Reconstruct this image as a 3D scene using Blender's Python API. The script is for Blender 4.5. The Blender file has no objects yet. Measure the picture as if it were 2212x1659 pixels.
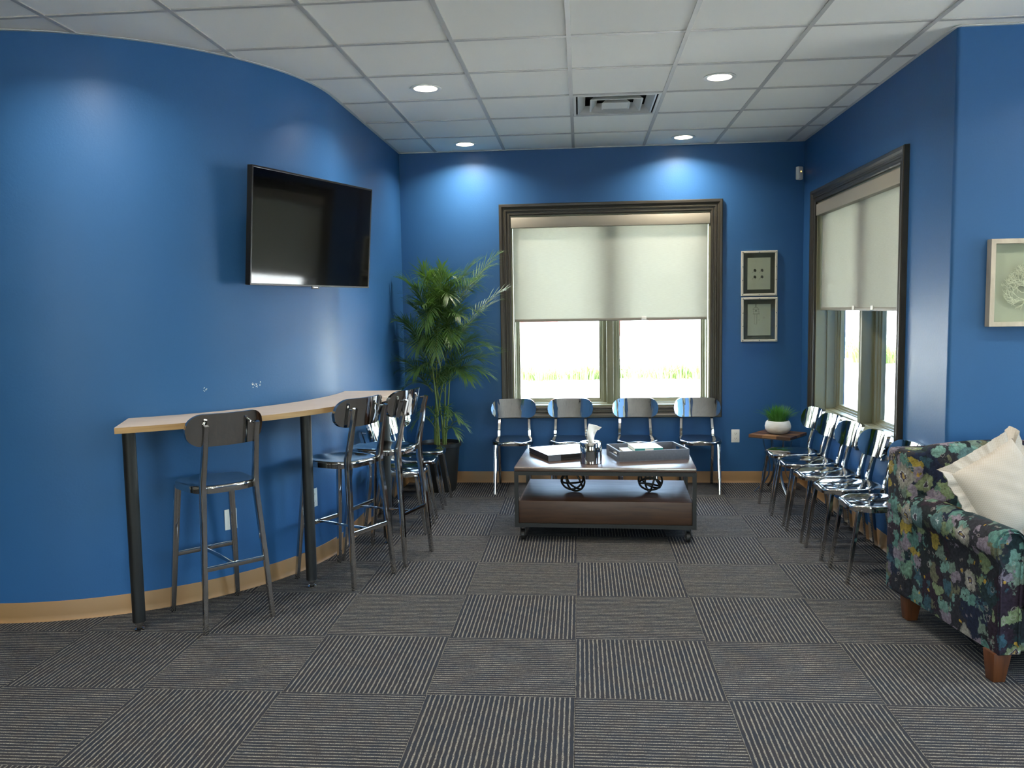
import bpy, bmesh, math, random
from math import sin, cos, pi, radians, sqrt, atan2
from mathutils import Vector, Matrix

random.seed(7)
S = bpy.context.scene
COL = S.collection

# ------------------------------------------------------------------ camera, world, sun, exposure
F_PX, PITCH, ROLL, YAW, CAM_H = 1818.46, .08839, -.01623, .08218, 1.572
def cam_rows():
    cp, sp, cr, sr, cy, sy = cos(PITCH), sin(PITCH), cos(ROLL), sin(ROLL), cos(YAW), sin(YAW)
    Z = Matrix(((cy, sy, 0), (-sy, cy, 0), (0, 0, 1)))
    B = Matrix(((1, 0, 0), (0, 0, -1), (0, 1, 0)))
    P = Matrix(((1, 0, 0), (0, cp, -sp), (0, sp, cp)))
    Q = Matrix(((cr, -sr, 0), (sr, cr, 0), (0, 0, 1)))
    return Q @ P @ B @ Z
RM = cam_rows()
cd = bpy.data.cameras.new('camera')
cam = bpy.data.objects.new('camera', cd); COL.objects.link(cam)
r0, r1, r2 = RM[0], -RM[1], -RM[2]
m3 = Matrix((r0, r1, r2)).transposed()
cam.matrix_world = Matrix.Translation((0, 0, CAM_H)) @ m3.to_4x4()
cd.sensor_fit = 'HORIZONTAL'; cd.sensor_width = 36.0; cd.lens = F_PX * 36.0 / 2212.0
cd.clip_start = .05; cd.clip_end = 300
S.camera = cam

W = bpy.data.worlds.new('sky'); S.world = W; W.use_nodes = True
wn = W.node_tree.nodes; wl = W.node_tree.links
bg = wn['Background']
sk = wn.new('ShaderNodeTexSky'); sk.sky_type = 'NISHITA'; sk.sun_disc = False
sk.sun_elevation = radians(65); sk.sun_rotation = radians(-130); sk.air_density = 1.0; sk.dust_density = 2.5; sk.ozone_density = 1.0
hz = wn.new('ShaderNodeMix'); hz.data_type = 'RGBA'; hz.inputs[0].default_value = .62      # thin haze over the whole sky
wl.new(sk.outputs[0], hz.inputs[6]); hz.inputs[7].default_value = (.185, .178, .160, 1)
wl.new(hz.outputs[2], bg.inputs[0]); bg.inputs[1].default_value = 4.6

sd = bpy.data.lights.new('sun', 'SUN'); sd.energy = 15.0; sd.angle = radians(1.0); sd.color = (1, .96, .9)
sun = bpy.data.objects.new('sun', sd); COL.objects.link(sun)
sun.rotation_euler = Vector((-.42, -.36, 1.0)).to_track_quat('Z', 'Y').to_euler()

S.view_settings.view_transform = 'Standard'; S.view_settings.look = 'None'
S.view_settings.exposure = 1.58; S.view_settings.gamma = 1.0
S.view_settings.use_curve_mapping = False
S.cycles.max_bounces = 10; S.cycles.diffuse_bounces = 5; S.cycles.glossy_bounces = 5
S.cycles.transmission_bounces = 8; S.cycles.transparent_max_bounces = 10
S.cycles.sample_clamp_indirect = 6.0; S.cycles.use_denoising = True
S.cycles.caustics_reflective = False; S.cycles.caustics_refractive = False
DOWNLIGHT_W = 6.5

# ------------------------------------------------------------------ constants of the room
H = 2.971
YB, XR, XL, YF = 7.55, 1.93, -1.6, 4.6
CX, CY, CR = -3.1, 5.5, 1.5
T = .6096
GX, GY = -.049, 3.885     # ceiling grid origin
FX, FY = -.0355, 3.2947   # carpet grid origin

# ------------------------------------------------------------------ materials
def mat(name, col=(.8, .8, .8), rough=.5, metal=0.0, **k):
    m = bpy.data.materials.new(name); m.use_nodes = True
    b = m.node_tree.nodes['Principled BSDF']
    b.inputs['Base Color'].default_value = (*col, 1); b.inputs['Roughness'].default_value = rough
    b.inputs['Metallic'].default_value = metal
    for a, v in k.items():
        b.inputs[a.replace('_', ' ')].default_value = v
    return m
class NT:
    def __init__(s, m): s.m = m; s.t = m.node_tree; s.n = s.t.nodes; s.l = s.t.links; s.b = s.n['Principled BSDF']
    def new(s, t, **k):
        n = s.n.new('ShaderNode' + t)
        for a, v in k.items(): setattr(n, a, v)
        return n
    def co(s, kind='Object', scale=None):
        c = s.new('TexCoord').outputs[kind]
        if scale is None: return c
        mp = s.new('Mapping'); mp.inputs['Scale'].default_value = scale if hasattr(scale, '__len__') else (scale,) * 3
        s.l.new(c, mp.inputs[0]); return mp.outputs[0]
    def noise(s, vec, scale, detail=3, rough=.5, out='Fac', dist=0):
        n = s.new('TexNoise'); n.inputs['Scale'].default_value = scale; n.inputs['Detail'].default_value = detail
        n.inputs['Roughness'].default_value = rough; n.inputs['Distortion'].default_value = dist
        s.l.new(vec, n.inputs['Vector']); return n.outputs[out]
    def vor(s, vec, scale, feature='F1'):
        n = s.new('TexVoronoi', feature=feature); n.inputs['Scale'].default_value = scale
        s.l.new(vec, n.inputs['Vector']); return n
    def ramp(s, fac, stops, interp='LINEAR'):
        r = s.new('ValToRGB'); r.color_ramp.interpolation = interp
        e = r.color_ramp.elements
        while len(e) < len(stops): e.new(.5)
        for i, (p, c) in enumerate(stops):
            e[i].position = p; e[i].color = (*c, 1) if hasattr(c, '__len__') else (c, c, c, 1)
        s.l.new(fac, r.inputs[0]); return r.outputs[0]
    def math(s, op, a, b=0.0, c=None, clamp=False):
        n = s.new('Math', operation=op); n.use_clamp = clamp
        for i, v in enumerate((a, b) if c is None else (a, b, c)):
            if isinstance(v, (int, float)): n.inputs[i].default_value = v
            else: s.l.new(v, n.inputs[i])
        return n.outputs[0]
    def mix(s, f, a, b, mode='MIX'):
        n = s.new('Mix', data_type='RGBA', blend_type=mode)
        for i, v in ((0, f), (6, a), (7, b)):
            if isinstance(v, (int, float)): n.inputs[i].default_value = v
            elif isinstance(v, tuple): n.inputs[i].default_value = (*v, 1)
            else: s.l.new(v, n.inputs[i])
        return n.outputs[2]
    def color(s, o): s.l.new(o, s.b.inputs['Base Color'])
    def rough(s, o): s.l.new(o, s.b.inputs['Roughness'])
    def bump(s, h, strength=.3, dist=.002):
        n = s.new('Bump'); n.inputs['Strength'].default_value = strength; n.inputs['Distance'].default_value = dist
        s.l.new(h, n.inputs['Height']); s.l.new(n.outputs[0], s.b.inputs['Normal']); return n.outputs[0]

def m_wall(name, col, rough=.42):
    m = mat(name, col, rough); t = NT(m); c = t.co()
    t.bump(t.noise(c, 80, 3, .6), .28, .002)
    n = t.noise(c, 1.3, 2)
    t.color(t.mix(n, tuple(x * .96 for x in col), tuple(min(1, x * 1.04) for x in col)))
    return m
M_BLUE = m_wall('blue_paint', (.024, .101, .256), .45)
M_BLUE.node_tree.nodes['Principled BSDF'].inputs['Specular IOR Level'].default_value = .28
M_BEIGE = m_wall('beige_paint', (.34, .29, .22), .6)

def m_carpet():
    m = mat('carpet', (.06, .06, .07), .95); t = NT(m)
    m.node_tree.nodes['Principled BSDF'].inputs['Specular IOR Level'].default_value = .15
    c = t.co(); oi = t.new('ObjectInfo').outputs['Random']
    add = t.new('VectorMath', operation='ADD'); cmb = t.new('CombineXYZ')
    k = t.math('MULTIPLY', oi, 37.0); t.l.new(k, cmb.inputs[0]); t.l.new(k, cmb.inputs[1])
    t.l.new(c, add.inputs[0]); t.l.new(cmb.outputs[0], add.inputs[1]); cr = add.outputs[0]
    sep = t.new('SeparateXYZ'); t.l.new(c, sep.inputs[0])
    mp = t.new('Mapping'); mp.inputs['Scale'].default_value = (1, .28, 1); t.l.new(cr, mp.inputs[0])
    wob = t.math('MULTIPLY', t.math('SUBTRACT', t.noise(mp.outputs[0], 75, 2), .5), .0065)
    x = t.math('ADD', sep.outputs[0], wob)
    ph = t.math('FRACT', t.math('ADD', t.math('DIVIDE', x, T / 30), .5))
    d = t.math('ABSOLUTE', t.math('SUBTRACT', ph, .5))          # 0 at the yarn centre
    fine = t.noise(cr, 260, 2, .7)
    mid = t.noise(mp.outputs[0], 90, 2, .6)
    w = t.math('ADD', .0, t.math('MULTIPLY', mid, .22))
    line = t.math('SUBTRACT', 1, t.math('SMOOTHSTEP' if False else 'MULTIPLY', t.math('MAXIMUM', t.math('SUBTRACT', d, w), 0), 14.0), clamp=True)
    fl = t.ramp(fine, [(.38, .05), (.60, 1.0)])
    lm = t.math('MULTIPLY', line, fl)
    big = t.noise(cr, 9, 2)
    base = t.mix(t.ramp(big, [(.4, 0.0), (.6, 1.0)]), (.009, .014, .025), (.018, .017, .022))
    base = t.mix(t.math('MULTIPLY', fine, .8), base, (.040, .043, .050))
    yarn = t.mix(t.noise(cr, 60, 2), (.19, .182, .155), (.36, .35, .30))
    t.color(t.mix(lm, base, yarn))
    t.bump(t.math('ADD', t.math('MULTIPLY', line, .8), t.math('MULTIPLY', fine, .7)), .55, .003)
    return m
M_CARPET = m_carpet()

def m_ceil():
    m = mat('ceiling_tile', (.86, .85, .79), .9); t = NT(m); c = t.co()
    t.bump(t.noise(c, 500, 2), .15, .001); return m
M_TILE = m_ceil()
M_GRID = mat('grid_metal', (.45, .445, .42), .5)  # tees are white; their shaded look is put into this grey
M_VENT = mat('vent_white', (.62, .63, .60), .4)
M_DARK = mat('dark_void', (.02, .02, .018), .8)
M_CASE = mat('bronze_trim', (.026, .023, .015), .42)
M_SASH = mat('olive_sash', (.17, .17, .105), .4)
M_BASE = mat('tan_base', (.28, .16, .066), .5)
M_CHROME = mat('chrome', (.58, .575, .565), .07, 1.0)
t = NT(M_CHROME); t.bump(t.noise(t.co(scale=(1, 1, .35)), 16, 2, .4), .05, .01)
t.rough(t.ramp(t.noise(t.co(), 40, 3), [(.4, .05), (.75, .14)]))
M_CHROMEB = mat('chrome_back', (.52, .515, .505), .05, 1.0)
t = NT(M_CHROMEB); t.bump(t.noise(t.co(scale=(1.0, 1.0, .12)), 42, 1, .3), .16, .005)
M_BLACKM = mat('black_metal', (.006, .006, .006), .5)
M_IRON = mat('dark_iron', (.035, .032, .026), .42, .6)
M_STEEL = mat('steel', (.55, .56, .56), .22, 1.0)
M_WHITEP = mat('white_plastic', (.78, .78, .74), .4)
M_SLOT = mat('slot', (.03, .03, .03), .6)

def m_wood(name, a, b, rough, scale=(1, 12, 12), coat=0.0, rv=.1, bmp=.08):
    m = mat(name, a, rough); t = NT(m); c = t.co(scale=scale)
    n = t.noise(c, 4, 5, .6, dist=.6)
    t.color(t.mix(t.ramp(n, [(.3, 0.0), (.7, 1.0)]), a, b))
    t.bump(n, bmp, .001)
    t.rough(t.ramp(n, [(.2, max(.02, rough - rv * .5)), (.8, rough + rv)]))
    t.b.inputs['Coat Weight'].default_value = coat; t.b.inputs['Coat Roughness'].default_value = .27; t.b.inputs['Coat IOR'].default_value = 2.6
    return m
M_TABLE = m_wood('dark_walnut', (.085, .035, .014), (.035, .014, .007), .22, coat=1.0, rv=.06, bmp=.01)
M_TABLES = m_wood('walnut_front', (.060, .026, .011), (.028, .012, .006), .45)
M_SOFALEG = m_wood('sofa_leg_wood', (.12, .040, .012), (.055, .018, .007), .35, (10, 10, 1))
M_LAM = m_wood('pale_laminate', (.50, .435, .37), (.43, .37, .305), .32, (1.2, 9, 9), rv=.05)
M_LAMEDGE = m_wood('oak_edge', (.42, .26, .11), (.30, .175, .07), .45, (1, 1, 25))

def m_glass():
    m = bpy.data.materials.new('window_glass'); m.use_nodes = True; n = m.node_tree.nodes; l = m.node_tree.links
    n.remove(n['Principled BSDF']); o = n['Material Output']
    tr = n.new('ShaderNodeBsdfTransparent'); tr.inputs[0].default_value = (.93, .96, .93, 1)
    g = n.new('ShaderNodeBsdfGlossy'); g.inputs['Roughness'].default_value = .01
    f = n.new('ShaderNodeLayerWeight'); f.inputs[0].default_value = .5
    p5 = n.new('ShaderNodeMath'); p5.operation = 'POWER'; l.new(f.outputs['Facing'], p5.inputs[0]); p5.inputs[1].default_value = 5.0
    ma = n.new('ShaderNodeMath'); ma.operation = 'MULTIPLY_ADD'; l.new(p5.outputs[0], ma.inputs[0]); ma.inputs[1].default_value = .5; ma.inputs[2].default_value = .02
    mx = n.new('ShaderNodeMixShader'); l.new(ma.outputs[0], mx.inputs[0]); l.new(tr.outputs[0], mx.inputs[1]); l.new(g.outputs[0], mx.inputs[2])
    l.new(mx.outputs[0], o.inputs[0]); return m
M_GLASS = m_glass()
def m_shade():
    m = bpy.data.materials.new('shade_fabric'); m.use_nodes = True; n = m.node_tree.nodes; l = m.node_tree.links
    n.remove(n['Principled BSDF']); o = n['Material Output']
    c = n.new('ShaderNodeTexCoord'); mp = n.new('ShaderNodeMapping'); mp.inputs['Scale'].default_value = (6, 6, 90)
    l.new(c.outputs['Object'], mp.inputs[0])
    ns = n.new('ShaderNodeTexNoise'); ns.inputs['Scale'].default_value = 4; ns.inputs['Detail'].default_value = 3; l.new(mp.outputs[0], ns.inputs['Vector'])
    rp = n.new('ShaderNodeValToRGB'); rp.color_ramp.elements[0].position = .3; rp.color_ramp.elements[0].color = (.325, .322, .270, 1)
    rp.color_ramp.elements[1].position = .7; rp.color_ramp.elements[1].color = (.385, .38, .32, 1); l.new(ns.outputs[0], rp.inputs[0])
    tl = n.new('ShaderNodeBsdfTranslucent'); l.new(rp.outputs[0], tl.inputs[0])
    df = n.new('ShaderNodeBsdfDiffuse'); df.inputs[0].default_value = (.42, .41, .36, 1)
    tr = n.new('ShaderNodeBsdfTransparent')
    a = n.new('ShaderNodeMixShader'); a.inputs[0].default_value = .45; l.new(tl.outputs[0], a.inputs[1]); l.new(df.outputs[0], a.inputs[2])
    b = n.new('ShaderNodeMixShader'); b.inputs[0].default_value = .045; l.new(a.outputs[0], b.inputs[1]); l.new(tr.outputs[0], b.inputs[2])
    l.new(b.outputs[0], o.inputs[0]); return m
M_SHADE = m_shade()
M_FASCIA = mat('shade_fascia', (.27, .25, .20), .55)
M_BARM = mat('shade_bar', (.20, .19, .155), .5)

def m_leaf(name, a, b, tr=.25, rough=.42):
    m = mat(name, a, rough); t = NT(m); c = t.co()
    t.color(t.mix(t.ramp(t.noise(c, 14, 2), [(.3, 0.0), (.7, 1.0)]), a, b))
    t.b.inputs['Transmission Weight'].default_value = 0
    tl = t.new('BsdfTranslucent'); tl.inputs[0].default_value = (b[0] * 1.6, b[1] * 1.8, b[2], 1)
    mx = t.new('MixShader'); mx.inputs[0].default_value = tr
    o = t.n['Material Output']; t.l.new(t.b.outputs[0], mx.inputs[1]); t.l.new(tl.outputs[0], mx.inputs[2]); t.l.new(mx.outputs[0], o.inputs[0])
    return m
M_PALM = m_leaf('palm_leaf', (.035, .085, .022), (.075, .15, .035))
M_CANE = mat('palm_cane', (.17, .24, .06), .5)
M_GRASS = m_leaf('grass_blade', (.03, .11, .014), (.06, .19, .03), .2)
M_OUTGRASS = m_leaf('outdoor_grass', (.10, .15, .05), (.17, .22, .09), .3)
M_POT = mat('dark_pot', (.014, .015, .014), .45)
M_SOIL = mat('soil', (.05, .03, .018), .95); t = NT(M_SOIL); t.bump(t.noise(t.co(), 60, 4), 1, .01)
M_BOWL = mat('white_ceramic', (.66, .63, .56), .6)
t = NT(M_BOWL); t.bump(t.noise(t.co(scale=(8, 8, 60)), 3, 4), .5, .003)
t.color(t.mix(t.noise(t.co(scale=(8, 8, 50)), 3, 4), (.5, .47, .4), (.74, .72, .66)))

def m_floral():
    m = mat('floral_fabric', (.1, .1, .1), .92); t = NT(m)
    t.b.inputs['Specular IOR Level'].default_value = .2
    c = t.co()
    nz = t.new('TexNoise'); nz.inputs['Scale'].default_value = 11; nz.inputs['Detail'].default_value = 4; nz.inputs['Roughness'].default_value = .65; t.l.new(c, nz.inputs['Vector'])
    def warp(amt, vec=c):
        s = t.new('VectorMath', operation='SUBTRACT'); s.inputs[1].default_value = (.5, .5, .5); t.l.new(nz.outputs['Color'], s.inputs[0])
        q = t.new('VectorMath', operation='SCALE'); q.inputs['Scale'].default_value = amt; t.l.new(s.outputs[0], q.inputs[0])
        a = t.new('VectorMath', operation='ADD'); t.l.new(vec, a.inputs[0]); t.l.new(q.outputs[0], a.inputs[1]); return a.outputs[0]
    wv = warp(.16); wv2 = warp(.07)
    v0 = t.vor(wv, 6)
    sp = t.new('SeparateColor'); t.l.new(v0.outputs['Color'], sp.inputs[0])
    ground = t.ramp(sp.outputs[0], [(0, (.010, .015, .034)), (.22, (.020, .012, .020)), (.42, (.012, .024, .028)), (.62, (.010, .013, .016)), (.8, (.020, .020, .026))], 'CONSTANT')
    # leaves and brushy blobs
    v1 = t.vor(wv, 13)
    s1 = t.new('SeparateColor'); t.l.new(v1.outputs['Color'], s1.inputs[0])
    leafc = t.ramp(s1.outputs[1], [(0, (.07, .15, .13)), (.18, (.11, .15, .12)), (.34, (.15, .19, .10)), (.47, (.03, .07, .09)), (.6, (.17, .14, .17)), (.74, (.11, .20, .17)), (.87, (.24, .18, .035)), (.94, (.10, .10, .06))], 'CONSTANT')
    mask = t.math('MULTIPLY', t.ramp(v1.outputs['Distance'], [(.47, 1.0), (.53, 0.0)]), t.ramp(s1.outputs[2], [(.10, 0.0), (.12, 1.0)]))
    edge = t.ramp(t.noise(c, 60, 3, .7), [(.35, .55), (.7, 1.25)])
    col = t.mix(mask, ground, leafc)
    # large round blooms
    v2 = t.vor(wv2, 6.8)
    s2 = t.new('SeparateColor'); t.l.new(v2.outputs['Color'], s2.inputs[0])
    pet = t.ramp(s2.outputs[0], [(0, (.13, .22, .16)), (.25, (.21, .17, .20)), (.45, (.19, .22, .12)), (.62, (.09, .16, .16)), (.8, (.27, .25, .21))], 'CONSTANT')
    ang = t.noise(wv, 34, 2, .5)
    dd = t.math('ADD', v2.outputs['Distance'], t.math('MULTIPLY', t.math('SUBTRACT', ang, .5), .26))
    rad = t.math('ADD', .26, t.math('MULTIPLY', s2.outputs[1], .20))
    rr = t.math('DIVIDE', dd, rad)
    fm = t.math('MULTIPLY', t.ramp(rr, [(.92, 1.0), (1.0, 0.0)]), t.ramp(s2.outputs[2], [(.50, 0.0), (.52, 1.0)]))
    inner = t.ramp(rr, [(0, (.30, .20, .05)), (.16, (.32, .24, .10)), (.2, (.04, .03, .05)), (.36, (.05, .04, .06)), (.40, (1, 1, 1)), (.8, (.8, .8, .8)), (1, (.55, .6, .6))])
    bl = t.mix(t.ramp(rr, [(.38, 0.0), (.42, 1.0)]), inner, t.mix(1.0, pet, inner, 'MULTIPLY'))
    col = t.mix(fm, col, bl)
    # small outlined marks
    v3 = t.vor(wv2, 24); s3 = t.new('SeparateColor'); t.l.new(v3.outputs['Color'], s3.inputs[0])
    ring = t.ramp(v3.outputs['Distance'], [(.19, 0.0), (.22, 1.0), (.27, 1.0), (.30, 0.0)])
    rm = t.math('MULTIPLY', ring, t.ramp(s3.outputs[0], [(.72, 0.0), (.74, 1.0)]))
    col = t.mix(t.math('MULTIPLY', rm, .5), col, (.30, .26, .24))
    dot = t.math('MULTIPLY', t.ramp(v3.outputs['Distance'], [(.16, 1.0), (.22, 0.0)]), t.ramp(s3.outputs[1], [(.88, 0.0), (.9, 1.0)]))
    col = t.mix(dot, col, (.40, .24, .035))
    col = t.mix(1.0, col, edge, 'MULTIPLY')
    t.color(t.mix(1.0, col, (1.0, 1.07, 1.12), 'MULTIPLY'))
    t.bump(t.noise(c, 900, 1), .2, .001)
    return m
M_FLORAL = m_floral()
def m_pillow():
    m = mat('cream_fabric', (.40, .37, .325), .9); t = NT(m); c = t.co()
    t.b.inputs['Specular IOR Level'].default_value = .15
    mp = t.new('Mapping'); mp.inputs['Rotation'].default_value = (0, 0, radians(45)); mp.inputs['Scale'].default_value = (1, 1.4, 1); t.l.new(c, mp.inputs[0])
    br = t.new('TexBrick'); br.inputs['Scale'].default_value = 52; br.inputs['Mortar Size'].default_value = .05; br.inputs['Brick Width'].default_value = .5; br.inputs['Row Height'].default_value = .5; br.offset = 0
    br.inputs['Color1'].default_value = (.38, .352, .31, 1); br.inputs['Color2'].default_value = (.37, .343, .30, 1); br.inputs['Mortar'].default_value = (.43, .40, .36, 1)
    t.l.new(mp.outputs[0], br.inputs['Vector']); t.color(br.outputs[0]); t.bump(br.outputs['Fac'], .4, .002); return m
M_PILLOW = m_pillow()
def m_tray():
    m = mat('tray_leather', (.075, .085, .105), .55); t = NT(m); c = t.co()
    t.color(t.mix(t.noise(c, 60, 4, .7), (.05, .06, .08), (.12, .13, .155))); t.bump(t.noise(c, 300, 2), .3, .001); return m
M_TRAY = m_tray()
M_PAPER = mat('paper', (.74, .73, .68), .8)
M_BLACKG = mat('tv_black', (.003, .003, .003), .35)
M_SCREEN = mat('tv_screen', (.003, .003, .003), .06)
M_SCREEN.node_tree.nodes['Principled BSDF'].inputs['Specular IOR Level'].default_value = .55
M_TEAL = mat('teal_cover', (.02, .22, .19), .5)
M_TISSUE = mat('tissue', (.88, .88, .86), .9)
M_FRAMEW = mat('pale_frame', (.50, .49, .42), .45)
M_WOODFRAME = m_wood('greywash_frame', (.48, .44, .36), (.38, .345, .28), .6, (6, 6, 2))
M_MAT = mat('mat_board', (.035, .036, .028), .7)
M_INK = mat('ink', (.10, .10, .085), .8)
M_INKL = mat('ink_light', (.36, .36, .31), .8)
M_LINEN = mat('linen_back', (.40, .40, .34), .9)
M_CORAL = mat('coral_white', (.74, .72, .62), .7)
M_BOARDA = mat('board_black', (.015, .013, .012), .3)
M_BOARDW = mat('board_white', (.70, .70, .68), .3)
M_CONC = mat('concrete', (.62, .60, .56), .85); t = NT(M_CONC); t.color(t.mix(t.noise(t.co(), .8, 4), (.55, .53, .49), (.68, .66, .62)))
M_REDB = mat('red_cladding', (.16, .03, .028), .7)
M_PLANTER = mat('planter_wood', (.30, .25, .16), .8)
M_WBLD = mat('pale_render', (.78, .77, .73), .85)
def emis(name, col, s):
    m = bpy.data.materials.new(name); m.use_nodes = True; b = m.node_tree.nodes['Principled BSDF']
    b.inputs['Base Color'].default_value = (*col, 1); b.inputs['Emission Color'].default_value = (*col, 1); b.inputs['Emission Strength'].default_value = s; return m
M_LENS = emis('lamp_lens', (1, .88, .68), 9)
M_AMBER = emis('amber_led', (1, .45, .08), 2)

# ------------------------------------------------------------------ mesh helpers
def link(o, parent=None):
    COL.objects.link(o)
    if parent is not None: o.parent = parent
    return o
def tag(o, label=None, cat=None, group=None, kind=None):
    if label: o['label'] = label
    if cat: o['category'] = cat
    if group: o['group'] = group
    if kind: o['kind'] = kind
    return o
def empty(name, loc=(0, 0, 0), rz=0.0, label=None, cat=None, group=None, kind=None, parent=None, rot=None):
    o = bpy.data.objects.new(name, None); o.empty_display_size = .1; o.location = loc
    o.rotation_euler = rot if rot else (0, 0, rz)
    link(o, parent); return tag(o, label, cat, group, kind)

class MB:
    def __init__(s): s.v = []; s.f = []; s.m = []
    def add(s, vs, fs, mi=0, M=None):
        k = len(s.v)
        s.v += [tuple(M @ Vector(v)) if M is not None else tuple(v) for v in vs]
        s.f += [tuple(i + k for i in f) for f in fs]; s.m += [mi] * len(fs); return s
    def box(s, x0, x1, y0, y1, z0, z1, mi=0, M=None):
        vs = [(x, y, z) for z in (z0, z1) for y in (y0, y1) for x in (x0, x1)]
        return s.add(vs, [(0, 2, 3, 1), (4, 5, 7, 6), (0, 1, 5, 4), (2, 6, 7, 3), (0, 4, 6, 2), (1, 3, 7, 5)], mi, M)
    def cyl(s, c, r, z0, z1, n=24, r1=None, mi=0, M=None, cap=True):
        r1 = r if r1 is None else r1
        vs = [(c[0] + r * cos(2 * pi * i / n), c[1] + r * sin(2 * pi * i / n), z0) for i in range(n)] + \
             [(c[0] + r1 * cos(2 * pi * i / n), c[1] + r1 * sin(2 * pi * i / n), z1) for i in range(n)]
        fs = [(i, (i + 1) % n, n + (i + 1) % n, n + i) for i in range(n)]
        if cap: fs += [tuple(range(n - 1, -1, -1)), tuple(range(n, 2 * n))]
        return s.add(vs, fs, mi, M)
    def lathe(s, prof, n=32, c=(0, 0), mi=0, M=None):
        vs = []
        for r, z in prof: vs += [(c[0] + r * cos(2 * pi * i / n), c[1] + r * sin(2 * pi * i / n), z) for i in range(n)]
        fs = [(j * n + i, j * n + (i + 1) % n, (j + 1) * n + (i + 1) % n, (j + 1) * n + i) for j in range(len(prof) - 1) for i in range(n)]
        return s.add(vs, fs, mi, M)
    def loft(s, rings, closed=False, caps=True, mi=0, M=None):
        n = len(rings[0]); vs = [p for r in rings for p in r]; R = len(rings)
        fs = []
        for j in range(R if closed else R - 1):
            a, b = j * n, ((j + 1) % R) * n
            fs += [(a + i, a + (i + 1) % n, b + (i + 1) % n, b + i) for i in range(n)]
        if caps and not closed: fs += [tuple(range(n - 1, -1, -1)), tuple(range((R - 1) * n, R * n))]
        return s.add(vs, fs, mi, M)
    def sweep(s, pts, w, d=None, n=4, closed=False, side=None, mi=0, M=None):
        """tube (n>4) or flat bar (n==4) along pts; w,d scalars or lists; side = preferred width axis"""
        pts = [Vector(p) for p in pts]; N = len(pts); rings = []
        W_ = w if hasattr(w, '__len__') else [w] * N
        D_ = W_ if d is None else (d if hasattr(d, '__len__') else [d] * N)
        ref = Vector(side) if side else Vector((1, 0, 0)); 
        for i, p in enumerate(pts):
            a = pts[(i - 1) % N] if (closed or i > 0) else p; b = pts[(i + 1) % N] if (closed or i < N - 1) else p
            tg = (b - a).normalized()
            u = ref - tg * ref.dot(tg)
            if u.length < 1e-3: u = Vector((0, 1, 0)) - tg * tg.y
            u.normalize(); v = tg.cross(u)
            if not side: ref = u
            ring = []
            if n == 4:
                bv = .22
                for sx, sy in ((-1, -1 + bv), (-1 + bv, -1), (1 - bv, -1), (1, -1 + bv), (1, 1 - bv), (1 - bv, 1), (-1 + bv, 1), (-1, 1 - bv)):
                    ring.append(tuple(p + u * (sx * W_[i] / 2) + v * (sy * D_[i] / 2)))
            else:
                for k in range(n):
                    a_ = 2 * pi * k / n; ring.append(tuple(p + u * (cos(a_) * W_[i] / 2) + v * (sin(a_) * D_[i] / 2)))
            rings.append(ring)
        return s.loft(rings, closed, True, mi, M)
    def build(s, name, mats, parent=None, smooth=False, bevel=0, seg=2, sub=0, angle=40):
        me = bpy.data.meshes.new(name); me.from_pydata(s.v, [], s.f)
        for m_ in (mats if isinstance(mats, (list, tuple)) else [mats]): me.materials.append(m_)
        me.polygons.foreach_set('material_index', s.m)
        bm = bmesh.new(); bm.from_mesh(me); bmesh.ops.recalc_face_normals(bm, faces=bm.faces)
        if bevel:
            ed = [e for e in bm.edges if len(e.link_faces) == 2 and e.calc_face_angle(0) > radians(35)]
            bmesh.ops.bevel(bm, geom=ed, offset=bevel, segments=seg, profile=.5, affect='EDGES', clamp_overlap=True)
        bm.to_mesh(me); bm.free()
        if smooth or bevel:
            me.polygons.foreach_set('use_smooth', [True] * len(me.polygons))
            if hasattr(me, 'set_sharp_from_angle') and not sub: me.set_sharp_from_angle(angle=radians(angle))
        o = bpy.data.objects.new(name, me); link(o, parent)
        if sub:
            md = o.modifiers.new('sub', 'SUBSURF'); md.levels = sub; md.render_levels = sub
        me.update(); return o
def struct(name, mb, m, **k):
    return tag(mb.build(name, m, **k), kind='structure')
def copy_tree(o, parent=None):
    c = o.copy(); COL.objects.link(c); c.parent = parent
    for ch in list(o.children): copy_tree(ch, c)
    return c

def offset_path(pts, d):
    """offset to the right of travel (into the room) by d with mitres"""
    out = []; N = len(pts)
    for i, p in enumerate(pts):
        ns = []
        if i > 0: e = (Vector(p) - Vector(pts[i - 1])).normalized(); ns.append(Vector((e.y, -e.x)))
        if i < N - 1: e = (Vector(pts[i + 1]) - Vector(p)).normalized(); ns.append(Vector((e.y, -e.x)))
        n = sum(ns, Vector((0, 0))); n.normalize(); k = 1 / max(.3, n.dot(ns[0]))
        out.append((p[0] + n.x * d * k, p[1] + n.y * d * k))
    return out
def strip(pts, prof, mb=None):
    """loft a closed profile [(offset, z)...] along a 2D path"""
    mb = mb or MB(); cols = [offset_path(pts, o) for o, z in prof]
    rings = [[(cols[j][i][0], cols[j][i][1], prof[j][1]) for j in range(len(prof))] for i in range(len(pts))]
    return mb.loft(rings)

# ------------------------------------------------------------------ room shell
arc = [(CX + CR * cos(a), CY + CR * sin(a)) for a in [radians(-90 + 90 * i / 40) for i in range(41)]]
P_LEFT = [(-5.5, 4.0)] + arc + [(XL, YB)]
P_BACK = [(XL, YB), (XR, YB)]
rr_ = .018
bull = [(XR + rr_ - rr_ * cos(a), YF + rr_ - rr_ * sin(a)) for a in [radians(90 * i / 5) for i in range(6)]]
P_COL = [(XR, YB)] + bull + [(5.5, YF)]
ZT = H + .16
struct('wall_left', strip(P_LEFT, [(0, 0), (0, ZT), (-.2, ZT), (-.2, 0)]), M_BLUE, smooth=True)

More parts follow.
